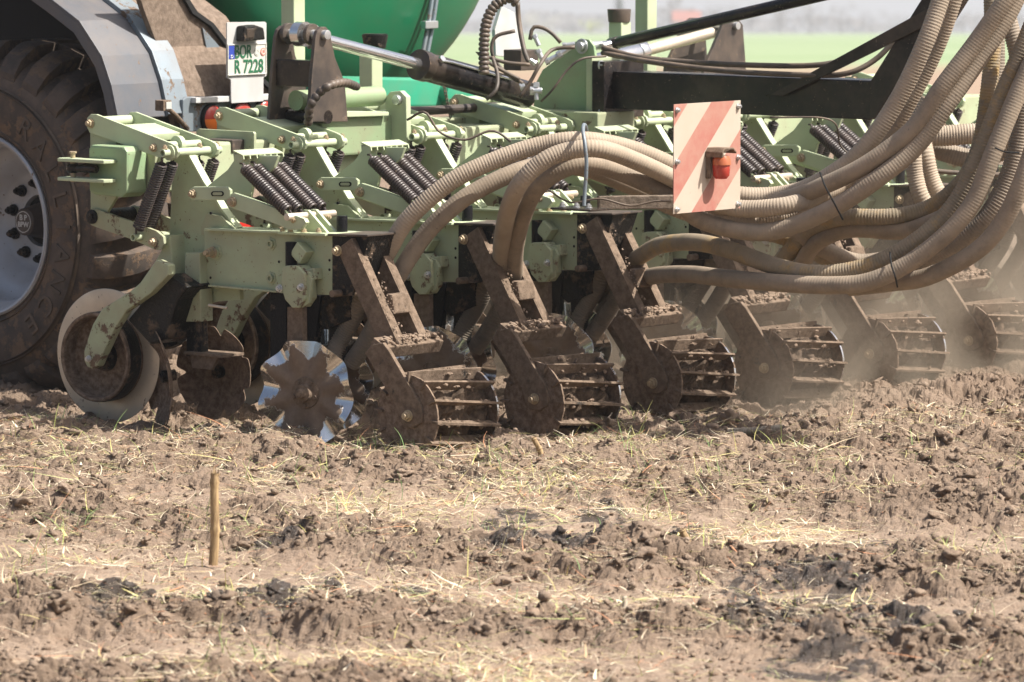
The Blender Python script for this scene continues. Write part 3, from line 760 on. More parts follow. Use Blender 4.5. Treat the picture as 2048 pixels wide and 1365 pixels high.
# --- notched row cleaner discs
def notched(px, py, u, yaw, tiltx, Rd=.165):
    w = Wu(px, py, u); nr, na = 10, 168; vs = []
    for side in (0, 1):
        for i in range(nr + 1):
            for j in range(na):
                t = 2 * math.pi * j / na; notch = 1 - .20 * (max(0, math.cos(7 * t)) ** 5) * (i / nr) ** 5
                r = Rd * (.02 + .98 * i / nr) * notch
                vs.append((r * math.cos(t), -.05 * (r / Rd) ** 2 + (.002 if side else -.002), r * math.sin(t)))
    fs = []
    for s_ in (0, 1):
        o = s_ * (nr + 1) * na
        for i in range(nr):
            for j in range(na):
                q = (o + i * na + j, o + i * na + (j + 1) % na, o + (i + 1) * na + (j + 1) % na, o + (i + 1) * na + j); fs.append(q if s_ else q[::-1])
    o1 = nr * na; o2 = (nr + 1) * na + nr * na; fs += [(o1 + j, o1 + (j + 1) % na, o2 + (j + 1) % na, o2 + j) for j in range(na)]
    m = MB(); m.v = vs; m.f = fs; o = m.build('notched_disc', 'notch', unit, smooth=True)
    o.location = (w.x, u, w.z); o.rotation_euler = (tiltx, .4, yaw)
    h = MB(); h.cyl((0, -.03, 0), (0, .03, 0), .026, .022, n=16); h.cyl((0, -.035, 0), (0, -.03, 0), .012, n=6); h.build('disc_hub', 'mudsteel', o, .003)
    return o
nd1 = notched(337, 752, .02, R(-29), R(6), .205)
nd2 = notched(442, 744, .20, R(6), 0, .188)
# --- gauge wheel
gw = Wu(216, 712, .02)
gwo = bpy.data.objects.new('gauge_wheel', None); COL.objects.link(gwo); gwo.parent = unit; gwo.location = (gw.x, .02, gw.z); gwo.rotation_euler = (0, 0, R(4))
gwm = MB(); gwm.lathe([(.0, .010), (.20, .010), (.268, -.002), (.273, 0), (.268, .006), (.20, .018), (0, .018)], (0, 0, 0), 96)
gwm.build('side_disc', 'cream', gwo, smooth=True)
gwd = MB(); gwd.lathe([(.03, -.020), (.08, -.012), (.155, -.010), (.164, -.014), (.166, -.082), (.172, -.086), (.180, -.084), (.182, -.074), (.181, .008)], (0, 0, 0), 80)
gwd.build('drum', 'mud', gwo, smooth=True)
gwd = MB(); gwd.lathe([(.1815, -.072), (.1835, -.068), (.1835, -.008), (.1815, -.004)], (0, 0, 0), 80); gwd.build('tread_band', 'mudsteel', gwo, smooth=True)
gwd = MB(); gwd.lathe([(0, -.06), (.02, -.06), (.03, -.055), (.032, -.035), (.058, -.03), (.062, -.015)], (0, 0, 0), 30); 
for i in range(5): 
    a = i * 1.2566 + .3; gwd.cyl((.046 * math.cos(a), -.03, .046 * math.sin(a)), (.046 * math.cos(a), -.04, .046 * math.sin(a)), .007, n=6)
gwd.build('wheel_hub', 'mudsteel', gwo, smooth=True)
ga = plate('wheel_arm', [(336, 530), (337, 550), (300, 588), (252, 622), (228, 660), (199, 722), (194, 733), (184, 738), (174, 734), (168, 722), (168, 702), (178, 670), (186, 648), (204, 618), (262, 582), (280, 566), (312, 520)], -.10, -.058, 'green_dirty', unit, .006)
bolt(178, 718, -.101, .011, ga, zinc=True)
plate('arm_web', [(300, 585), (336, 548), (375, 575), (355, 600), (330, 680), (300, 690), (255, 640)], -.06, .10, 'mudsteel', unit, .01)
plate('arm_brace', [(312, 520), (340, 470), (346, 556), (300, 590), (268, 600), (268, 582), (285, 565)], .03, .12, 'green', unit, .006)
# --- press roller carrier
rc = plate('carrier_head', [(664, 472), (692, 470), (740, 472), (712, 560), (706, 592), (664, 592)], UC - .06, UC + .10, 'mudsteel', unit, .004)
m = MB(); m.prism(px_u([(655, 468), (735, 470), (735, 474), (655, 472)], UC - .08), 'y', UC - .08, UC + .12); m.build('carrier_cap', 'blackdust', rc, .002)
for u in (UC - .015, UC + .055):
    m = MB(); m.prism(px_u([(690, 474), (712, 476), (722, 486), (727, 500), (727, 560), (700, 580), (690, 560)], u), 'y', u, u + .008); m.build('carrier_cheek', 'black', rc, .002)
w = Wu(684, 586, UC - .05); m = MB(); m.cyl((w.x, UC - .11, w.z), (w.x, UC + .1, w.z), .014, n=16); m.build('cross_pin', 'mudarm', rc, .002)
def channel(name, pa, pb, wid, u0, u1, mat, flange=.035):
    """C-channel arm: web facing the near side, flanges along both edges"""
    A = Wu(pa[0], pa[1], u0); Bp = Wu(pb[0], pb[1], u0); d = Vector((Bp.x - A.x, Bp.z - A.z)); L = d.length; d /= L; n_ = Vector((-d.y, d.x))
    if n_.x < 0: n_ = -n_
    A2 = Vector((A.x, A.z)); hw = wid / 2; m = MB()
    def strip(o0, o1, v0, v1, ext=0):
        q = [A2 + n_ * o0 - d * ext, A2 + n_ * o1 - d * ext, A2 + n_ * o1 + d * L, A2 + n_ * o0 + d * L]; m.prism([tuple(x) for x in q], 'y', v0, v1)
    strip(-hw, hw, u0, u0 + .007); strip(hw - .007, hw, u0 + .0071, u1); strip(-hw, -hw + .007, u0 + .0071, u1)
    o = m.build(name, mat, unit, .0018); return o
ca = channel('roller_arm', (688, 488), (782, 700), .088, UC - .085, UC - .04, 'mudarm')
bolt(676, 502, UC - .086, .0165, ca)
cb = channel('roller_arm', (735, 484), (830, 694), .088, UC + .06, UC + .105, 'mudarm')
w = Wu(776, 606, UC - .04); m = MB(); m.prism([(w.x - .01, w.z + .035), (w.x + .02, w.z + .032), (w.x + .035, w.z - .04), (w.x + .0, w.z - .05)], 'y', UC - .04, UC + .06); m.build('arm_saddle', 'mudarm', unit, .006)
c0 = Wu(750, 702, UC - .155)
m = MB(); m.box((c0.x + .02, UC + .005, c0.z + .012), (.075, .34, .052), Matrix.Rotation(R(28), 3, 'Y'))
xb = m.build('crossbar', 'mudarm', unit, .005)
sp = [((c0.x + .03 + rng.normal(0, .016), UC - .15 + rng.random() * .31, c0.z + .038 + rng.normal(0, .006)), (rng.uniform(.004, .012), rng.uniform(.005, .016), rng.uniform(.003, .009))) for _ in range(150)]
sp += [((Wu(690 + 92 * t, 492 + 200 * t, 0).x + .047, UC - .06 + rng.normal(0, .012), Wu(690, 492 + 200 * t, 0).z + .005), rng.uniform(.0015, .004)) for t in rng.random(60) ** .6]
clods_on('soil_crust', sp, 'soil', xb)['kind'] = 'stuff'
la = plate('roller_fork', [(729, 706), (745, 690), (765, 686), (776, 700), (838, 806), (845, 828), (842, 846), (826, 856), (806, 854), (797, 838), (790, 810)], UC - .185, UC - .165, 'mudarm', unit, .004)
bolt(817, 832, UC - .186, .0175, la)
plate('roller_fork', [(729, 706), (745, 690), (765, 686), (776, 700), (838, 806), (845, 828), (842, 846), (826, 856), (806, 854), (797, 838), (790, 810)], UC + .175, UC + .19, 'mudarm', unit, .004)
# re-trace the far fork in the same side view as the near one (same outline, other side)
# --- press roller
rw = Wu(817, 832, UC - .16); RR = .160
roll = bpy.data.objects.new('press_roller', None); COL.objects.link(roll); roll.parent = unit; roll.location = (rw.x + .012, UC, rw.z); roll.rotation_euler = (0, .2, R(-3))
for s_ in (-1, 1):
    m = MB(); prof = []
    na = 80; pts = [(RR * (1 + (.012 if (j % 8) in (0, 1) else -.004)) * math.cos(2 * math.pi * j / na), RR * (1 + (.012 if (j % 8) in (0, 1) else -.004)) * math.sin(2 * math.pi * j / na)) for j in range(na)]
    m.prism(pts, 'y', s_ * .165 - .004, s_ * .165 + .004); m.cyl((0, s_ * .172, 0), (0, s_ * .16, 0), .05, n=20)
    m.build('end_disc', 'notch', roll, .001)
    if s_ > 0: m = MB(); m.pipe((0, s_ * .165 - .0045, 0), (0, s_ * .165 + .0045, 0), RR * 1.002, RR * .985, 80); m.build('bright_rim', 'steel', roll)
for i in range(12):
    a0 = 2 * math.pi * i / 12; m = MB(); vs = []
    for k in range(7):
        t = k / 6; a = a0 - .24 * (t - .5); y = -.18 + .36 * t; ri, ro = RR * .80, RR * 1.07; th = .0045
        ca_, sa_ = math.cos(a), math.sin(a)
        vs += [(ri * ca_ + th * sa_, y, ri * sa_ - th * ca_), (ro * ca_ + th * sa_, y, ro * sa_ - th * ca_), (ro * ca_ - th * sa_, y, ro * sa_ + th * ca_), (ri * ca_ - th * sa_, y, ri * sa_ + th * ca_)]
    fs = [(k * 4 + j, k * 4 + (j + 1) % 4, (k + 1) * 4 + (j + 1) % 4, (k + 1) * 4 + j) for k in range(6) for j in range(4)] + [(3, 2, 1, 0), (24, 25, 26, 27)]
    m.add(vs, fs); m.build('roller_bar', 'mudarm', roll)
nb_ = 60; m = MB(); vs = []
for i in range(25):
    y = -.15 + .30 * i / 24
    for j in range(nb_):
        a = 2 * math.pi * j / nb_; r = RR * (.70 + .22 * mnoise.noise(Vector((math.cos(a) * 3, y * 22, math.sin(a) * 3))) + .07 * mnoise.noise(Vector((math.cos(a) * 9, y * 70, math.sin(a) * 9))))
        vs.append((r * math.cos(a), y, r * math.sin(a)))
m.add(vs, [(i * nb_ + j, i * nb_ + (j + 1) % nb_, (i + 1) * nb_ + (j + 1) % nb_, (i + 1) * nb_ + j) for i in range(24) for j in range(nb_)])
m.build('caked_soil', 'darkmud', roll)
sp = []
for _ in range(170):
    a0 = 2 * math.pi * rng.integers(0, 12) / 12; t = rng.random(); a = a0 - .24 * (t - .5) + rng.normal(0, .05)
    r = RR * rng.uniform(.84, 1.02); sp.append(((r * math.cos(a), -.15 + .3 * t, r * math.sin(a)), (rng.uniform(.003, .011), rng.uniform(.004, .014), rng.uniform(.003, .010))))
clods_on('soil_lumps', sp, 'mud', roll)['kind'] = 'stuff'
# short feed hoses behind the carrier
def hose_mesh(name, pts, r, mat, parent, pitch=.012, amp=.07, n=14):
    path = catmull(pts, pitch / 4); rad = [r * (1 if (i % 4) in (0, 1) else 1 - amp) for i in range(len(path))]
    m = MB(); m.tube(path, rad, n=n); o = m.build(name, mat, parent)
    o.data.polygons.foreach_set('use_smooth', [True] * len(o.data.polygons)); return o
hose_mesh('feed_hose', [Wu(*p) for p in ((735, 560, .22), (712, 625, .22), (690, 665, .22), (672, 700, .20), (665, 740, .18))], .036, 'hose_grey', unit)
hose_mesh('feed_hose', [Wu(*p) for p in ((770, 600, .24), (750, 650, .25), (725, 695, .25), (700, 730, .24))], .036, 'hose_grey', unit)

# copies along the toolbar
UNIT_LABELS = [
 'outermost green row unit beside the tanker wheel, with its whole gauge wheel in view',
 'second green row unit from the left, standing in front of the licence plate',
 'third green row unit from the left, its upper springs just left of the ribbed hoses',
 'fourth green row unit from the left, below the tip of the silver folding cylinder',
 'fifth green row unit from the left, partly behind the red and white warning board',
 'sixth green row unit from the left, below the black boom right of the warning board',
 'seventh green row unit from the left, mostly behind the curved hoses and in dust',
 'farthest green row unit at the right edge, pale with dust behind the hose bundle']
unit['label'] = UNIT_LABELS[0]
def copy_children(src, dst):
    for ch in [o for o in list(bpy.data.objects) if o.parent == src]:
        c = ch.copy(); COL.objects.link(c); c.parent = dst
        copy_children(ch, c)
for n_ in range(1, 8):
    c = unit.copy(); COL.objects.link(c); c.matrix_world = MF @ Matrix.Translation((0, UP * n_, 0)); c['label'] = UNIT_LABELS[n_]
    copy_children(unit, c)
    for ch in [o for o in bpy.data.objects if o.parent == c]:
        nm = ch.name.split('.')[0]
        if nm == 'press_roller': ch.rotation_euler[1] += random.random() * 3; ch.location.z += random.uniform(-.012, .012)
        if nm == 'wavy_disc': ch.rotation_euler[1] += random.random() * 6; ch.rotation_euler[2] += random.uniform(-.08, .08)
        if nm == 'notched_disc': ch.rotation_euler[2] += random.uniform(-.05, .05)

# ================================================================== TOOLBAR, CENTRE FRAME
fr = thing('toolbar', 'long light green square toolbar carrying the row units, with rounded end box, lugs and posts', 'implement frame')
e0 = Wu(183, 388, -.06); e1 = Wu(258, 294, -.06)
m = MB(); m.box(((e0.x + e1.x) / 2, 3.0, (e0.z + e1.z) / 2), (e1.x - e0.x, 5.9, e1.z - e0.z - .012)); m.build('square_tube', 'green', fr, .012)
m = MB(); m.prism([(e0.x, e0.z + .01), (e0.x + .03, e0.z - .002), (e1.x - .03, e0.z - .006), (e1.x, e0.z + .012), (e1.x + .002, e1.z - .02), (e1.x - .015, e1.z), (e0.x + .015, e1.z + .002), (e0.x, e1.z - .015)], 'y', -.075, .04)
m.build('end_box', 'green_deep', fr, .018)
for py in (318, 356):
    a = Wu(138, py, -.075); b_ = Wu(232, py + 3, -.075)
    m = MB(); yc = -.115
    m.prism([(a.x + .01, yc - .035), (a.x, yc - .015), (a.x, yc + .015), (a.x + .01, yc + .035), (b_.x, yc + .04), (b_.x + .01, yc), (b_.x, yc - .03)], 'z', a.z - .007, a.z + .007); m.build('hitch_lug', 'green_clean', fr, .003)
a = Wu(146, 337, -.115); m = MB(); m.cyl((a.x, -.115, a.z + .06), (a.x, -.115, a.z - .055), .010, n=14); m.cyl((a.x, -.115, a.z + .06), (a.x, -.115, a.z + .068), .016, n=6)
m.build('hitch_pin', 'bolt', fr, .001)
m = MB(); m.lathe([(.0, -.018), (.02, -.018), (.028, -.008), (.028, .008), (.02, .018), (0, .018)], (0, 0, 0), 24)
o = m.build('ball_joint', 'black', fr, smooth=True); o.location = (a.x, -.115, a.z); o.rotation_euler = (R(90), 0, 0)
m = MB(); m.tube([(a.x + .02, -.115, a.z), (a.x + .07, -.11, a.z + .004), (a.x + .12, -.10, a.z)], [.014, .02, .016], n=10); m.build('joint_rod', 'black', fr, smooth=True)
# flanged plate around the wing tube and its dark liner right of the first unit
plate('hinge_plate', [(392, 262), (398, 258), (506, 264), (508, 268), (508, 300), (392, 300)], .60, .615, 'green', fr, .003)
m = MB(); w = Wu(460, 290, .6); m.box((w.x, .58, w.z), (.16, .10, .05)); m.build('hinge_block', 'blackdust', fr, .004)
# posts
def post(px0, px1, py0, py1, b, mat='green_clean', cap=False, nm='post'):
    A = Wb(px0, py1, b); Bq = Wb(px1, py0, b); w_ = .075; x = b
    m = MB(); m.box((x - w_ / 2, A.y, (A.z + Bq.z) / 2), (w_, w_ * .95, Bq.z - A.z)); o = m.build(nm, mat, fr, .006); return A, Bq, o
post(600, 620, -60, 240, -1.48)
post(755, 778, 96, 235, -1.48)
w = Wb(762, 84, -1.48); m = MB(); m.cyl((-1.515, w.y, w.z - .03), (-1.515, w.y, w.z + .03), .046, .058, n=24); m.cyl((-1.515, w.y, w.z + .03), (-1.515, w.y, w.z + .034), .053, n=24)
m.build('post_cap', 'mudsteel', fr, .004, smooth=True)
post(1304, 1326, -60, 200, -1.48)
post(1252, 1272, 44, 200, -1.3)
w = Wb(1252, 32, -1.3); m = MB(); m.cyl((-1.34, w.y, w.z - .03), (-1.34, w.y, w.z + .03), .05, .055, n=24); m.build('post_cap', 'blackdust', fr, .004, smooth=True)
# cross frame behind the mast: round tube over a box section, side plates
A = Wb(648, 200, -1.1); Bq = Wb(776, 196, -1.1)
m = MB(); m.cyl((-1.15, A.y - .12, A.z), (-1.15, Bq.y, A.z), .042, n=28); m.build('pivot_tube', 'green_deep', fr, smooth=True)
A2 = Wb(668, 236, -1.08); B2 = Wb(775, 306, -1.08)
m = MB(); m.box((-1.15, (A2.y + B2.y) / 2, (A2.z + B2.z) / 2), (.14, B2.y - A2.y + .15, A2.z - B2.z)); m.build('frame_box', 'green_deep', fr, .01)
m = MB(); m.prism(px_b([(650, 228), (662, 222), (778, 224), (778, 232), (650, 236)], -1.05), 'x', -1.08, -1.05); m.build('box_lip', 'green_clean', fr, .003)
plate('side_plate', [(770, 196), (780, 184), (800, 182), (812, 194), (814, 310), (776, 316)], Bq.y, Bq.y + .03, 'green_clean', fr, .004)
w = Wu(797, 200, Bq.y); m = MB(); m.cyl((w.x, Bq.y - .02, w.z), (w.x, Bq.y, w.z), .021, n=20); m.build('pivot_pin', 'zinc', fr, .002, smooth=True)
bolt(645, 236, A.y - .02, .018, fr, zinc=True)
# centre carriage and bed visible between the units
m = MB(); w = Wb(1075, 262, -.9)
m.box((-1.42, w.y + .2, w.z - .02), (.12, 1.3, .12)); m.box((-1.05, w.y + .42, w.z + .02), (.5, .26, .10)); m.build('centre_frame', 'green', fr, .008)
# --- black folding masts
def mast(b1, pts, sh, nm_label, du=0):
    t_ = thing('folding_mast', nm_label, 'mast', 'folding masts on the toolbar')
    out = px_b(pts, b1)
    for bb, mat in ((b1 - .018, 'blackdust'), (b1 - .24, 'blackdust')):
        m = MB(); m.prism(out, 'x', bb, bb + .018); m.build('mast_plate', mat, t_, .003)
    return t_, out
MP = [(618, 244), (624, 150), (631, 76), (635, 62), (643, 54), (652, 54), (659, 62), (663, 80), (670, 115), (690, 165), (696, 244)]
b1 = -1.0
t1, out = mast(b1, MP, 0, 'black dusty double plate folding mast standing right of the licence plate')
ey = Wb(648, 70, b1)
m = MB(); m.cyl((b1 + .022, ey.y, ey.z), (b1 - .26, ey.y, ey.z), .020, n=22); m.build('pin', 'zinc', t1, .002, smooth=True)
zb = Wb(640, 148, b1); m = MB(); m.box((b1 - .12, zb.y - .0, zb.z), (.20, .06, .11)); m.build('spacer_box', 'black', t1, .004)
for q in (.06, .19): m = MB(); m.cyl((b1 - q, ey.y, ey.z), (b1 - q - .02, ey.y, ey.z), .045, n=24); m.build('eye_washer', 'blackdust', t1, .003)
m = MB(); zz = Wb(650, 235, b1); m.cyl((b1, zz.y + .02, zz.z), (b1 - .27, zz.y + .02, zz.z), .028, n=20); m.build('foot_tube', 'black', t1, smooth=True)
def cylinder(label, pe, pj, pf, rr, rb, mats=('chrome', 'black'), eye=True):
    t_ = thing('hydraulic_cylinder', label, 'hydraulic cylinder', 'hydraulic cylinders')
    pe, pj, pf = Vector(pe), Vector(pj), Vector(pf); d = (pf - pj).normalized()
    m = MB(); m.cyl(pe, pj + d * .02, rr, n=24); m.build('rod', mats[0], t_, smooth=True)
    m = MB(); m.cyl(pj, pf, rb, n=32); m.cyl(pj - d * .006, pj + d * .045, rb * 1.08, n=32); m.build('barrel', mats[1], t_, .002, smooth=True)
    if eye:
        m = MB(); m.pipe(pe + Vector((.022, 0, 0)), pe - Vector((.022, 0, 0)), .052, .03, 28); m.build('rod_eye', mats[0], t_, smooth=True)
    return t_
bc = b1 - .125
pe = Vector((bc, ey.y, ey.z)); pj = Wb(838, 130, bc); pf = Wb(1052, 190, bc)
cy = cylinder('long chrome and black folding cylinder sloping from the left mast down to the centre', pe, pj, pf, .027, .062)
d = (pf - pj).normalized(); off = Vector((.055, -.0, .035))
m = MB(); m.tube([pj + d * .09 + off * 1.0, pj + d * .15 + off * 1.1, pj + d * .55 + off * 1.1], .007, n=10); m.cyl(pj + d * .08 + off * .6, pj + d * .08 + off * 1.25, .016, n=6)
m.build('oil_pipe', 'chrome', cy, smooth=True)
m = MB(); m.box(pe + d * .07, (.05, .05, .09), Matrix.Rotation(R(20), 3, 'X')); m.build('rod_clevis', 'zinc', cy, .006)
# right-hand mast and cylinder
b2 = -1.05
t2, o2 = mast(b2, [(1410, 132), (1425, 100), (1447, 48), (1460, 38), (1476, 38), (1486, 50), (1492, 132), (1494, 200), (1400, 200)], 0, 'dusty brown folding mast standing beyond the black boom on the right')
e2 = Wb(1470, 52, b2); m = MB(); m.cyl((b2 + .02, e2.y, e2.z), (b2 - .26, e2.y, e2.z), .018, n=18); m.build('pin', 'zinc', t2, .002)
cylinder('pale dusty folding cylinder sloping up to the right hand mast', Wb(1455, 58, b2 - .12), Wb(1285, 103, b2 - .12), Wb(1185, 130, b2 - .12), .026, .045, ('cream', 'chrome'), eye=False)
cylinder('black lift cylinder rising to the upper right above the black boom', Wb(1205, 93, -.95), Wb(1222, 89, -.95), Wu(1700, -22, 2.68), .020, .026, ('chrome', 'black'), eye=False)
# --- centre gusset and boom
UBm = 2.62
gs = thing('centre_gusset', 'tall light green gusset plate with pinned top at the centre of the implement', 'bracket')
for u in (UBm, UBm + .10):
    plate('gusset_plate', [(1066, 262), (1068, 172), (1085, 140), (1140, 98), (1150, 84), (1163, 77), (1178, 80), (1187, 92), (1190, 112), (1190, 120), (1184, 262)], u, u + .015, 'green_deep', gs, .004)
plate('mount_flange', [(1172, 116), (1184, 116), (1184, 250), (1172, 250)], UBm - .05, UBm + .22, 'green_clean', gs, .003)
w = Wu(1166, 93, UBm); m = MB(); m.cyl((w.x, UBm - .03, w.z), (w.x, UBm + .16, w.z), .020, n=22); m.pipe((w.x, UBm - .012, w.z), (w.x, UBm - .006, w.z), .034, .024, 22); m.build('pivot_pin', 'zinc', gs, .002, smooth=True)
bm_ = thing('hose_boom', 'black square steel boom reaching back from the green gusset with an upturned end', 'boom')
plate('boom_flange', [(1184, 122), (1208, 124), (1208, 238), (1184, 240)], UBm - .06, UBm + .22, 'black', bm_, .003)
A = Wu(1208, 180, UBm); E = Wu(1742, 201, UBm)
hh = (Wu(1470, 152, UBm).z - Wu(1470, 229, UBm).z)
Ltb = E.x - A.x; m = MB(); m.box(((A.x + E.x) / 2, UBm + .075, (A.z + E.z) / 2), (Ltb, .15, hh), Matrix.Rotation(math.atan2(A.z - E.z, Ltb), 3, 'Y')); m.build('beam', 'black', bm_, .006)
m = MB(); G = Wu(1890, -60, UBm)
m.prism([(E.x + .001, E.z - hh / 2), (E.x + .001, E.z + hh / 2 - .004), (G.x - .02, G.z), (G.x + .12, G.z), (E.x + .03, E.z - hh / 2 + .01)], 'y', UBm - .01, UBm + .14); m.build('upright', 'black', bm_, .005)
plate('strap', [(1540, 190), (1565, 193), (1872, 42), (1872, 8)], UBm - .03, UBm - .012, 'black', bm_, .002)
for px, py in ((1196, 131), (1196, 226)):
    w = Wu(px, py, UBm - .05); bolt_at((w.x + .012, UBm - .045, w.z), .017, bm_, 'x'); bolt_at((w.x + .012, UBm + .10, w.z), .017, bm_, 'x')
# ================================================================== WARNING BOARD
wc = Wd(1414, 314, 17.62); S_ = .414
sg = thing('warning_board', 'square board with dusty red and white slanting stripes and a red marker lamp', 'warning sign', loc=wc)
m = MB(); m.box((0, 0, 0), (.004, S_, S_ * 1.0)); m.build('striped_panel', 'sign', sg, .001)
for y_, z_ in ((-.19, .185), (.19, .185), (-.19, -.19), (.19, -.19), (-.19, -.01), (.19, -.01)): bolt_at((.003, y_, z_), .009, sg, 'x')
m = MB(); m.lathe([(0, -.045), (.022, -.043), (.032, -.03), (.034, .0), (.034, .03), (.03, .042), (0, .045)], (0, 0, 0), 28)
lens = m.build('lamp_lens', 'red_lens', sg, smooth=True); lens.rotation_euler = (R(90), 0, 0); lens.location = (.045, .03, -.04); lens.scale = (1, 1, 1)
m = MB(); m.lathe([(.0, .036), (.028, .036), (.035, .022), (.036, .002)], (0, 0, 0), 28); o = m.build('amber_top', 'amber_dark', sg, smooth=True); o.rotation_euler = (R(90), 0, 0); o.location = (.047, .03, -.032); o.scale = (1.01, 1.0, 1.01)
m = MB(); m.box((.012, -.006, -.04), (.02, .012, .085)); m.prism([(-.015, .0), (-.015, .02), (.0, .036), (.055, .036), (.075, .02), (.075, .012), (.055, .028), (.0, .028), (-.006, .018), (-.006, 0)], 'x', 0, .085)
o = m.build('lamp_hood', 'mudarm', sg, .003)
m = MB(); m.box((-.03, 0, -.02), (.05, .05, .30)); m.build('board_bracket', 'blackdust', sg, .003)
# support arm and hook for the hoses
ha = thing('hose_hook', 'bent galvanised rod hook holding the hose bundle above a black mounting plate', 'hose hook')
m = MB(); m.tube(catmull([Wd(*p) for p in ((1168, 412, 17.75), (1170, 380, 17.75), (1173, 330, 17.74), (1170, 290, 17.74), (1166, 262, 17.78), (1168, 250, 17.9), (1173, 262, 18.0), (1175, 320, 18.1))], .01), .0075, n=10); m.build('rod', 'galv', ha, smooth=True)
w = Wd(1160, 418, 17.85); m = MB(); m.box(w, (.2, .12, .008)); m.build('mount_plate', 'black', ha, .002)
for dx in (-.07, .0, .06): bolt_at((w.x + dx, w.y - .02, w.z + .005), .011, ha, 'z')
br = thing('board_arm', 'grimy horizontal steel bar carrying the warning board', 'support arm')
p0 = Wd(1196, 402, 17.95); p1 = Wd(1352, 408, 18.0); m = MB(); m.box((p0 + p1) / 2, ((p1 - p0).length, .05, .052), Matrix.Rotation(math.atan2(p1.y - p0.y, p1.x - p0.x), 3, 'Z')); m.build('bar', 'stub', br, .004)
m = MB(); m.tube(catmull([Wd(*p) for p in ((1085, 372, 18.2), (1140, 405, 17.9), (1200, 398, 17.85), (1260, 412, 17.85), (1310, 403, 17.85), (1352, 404, 17.85))], .02), .004, n=6); m.build('wire', 'cable', br)

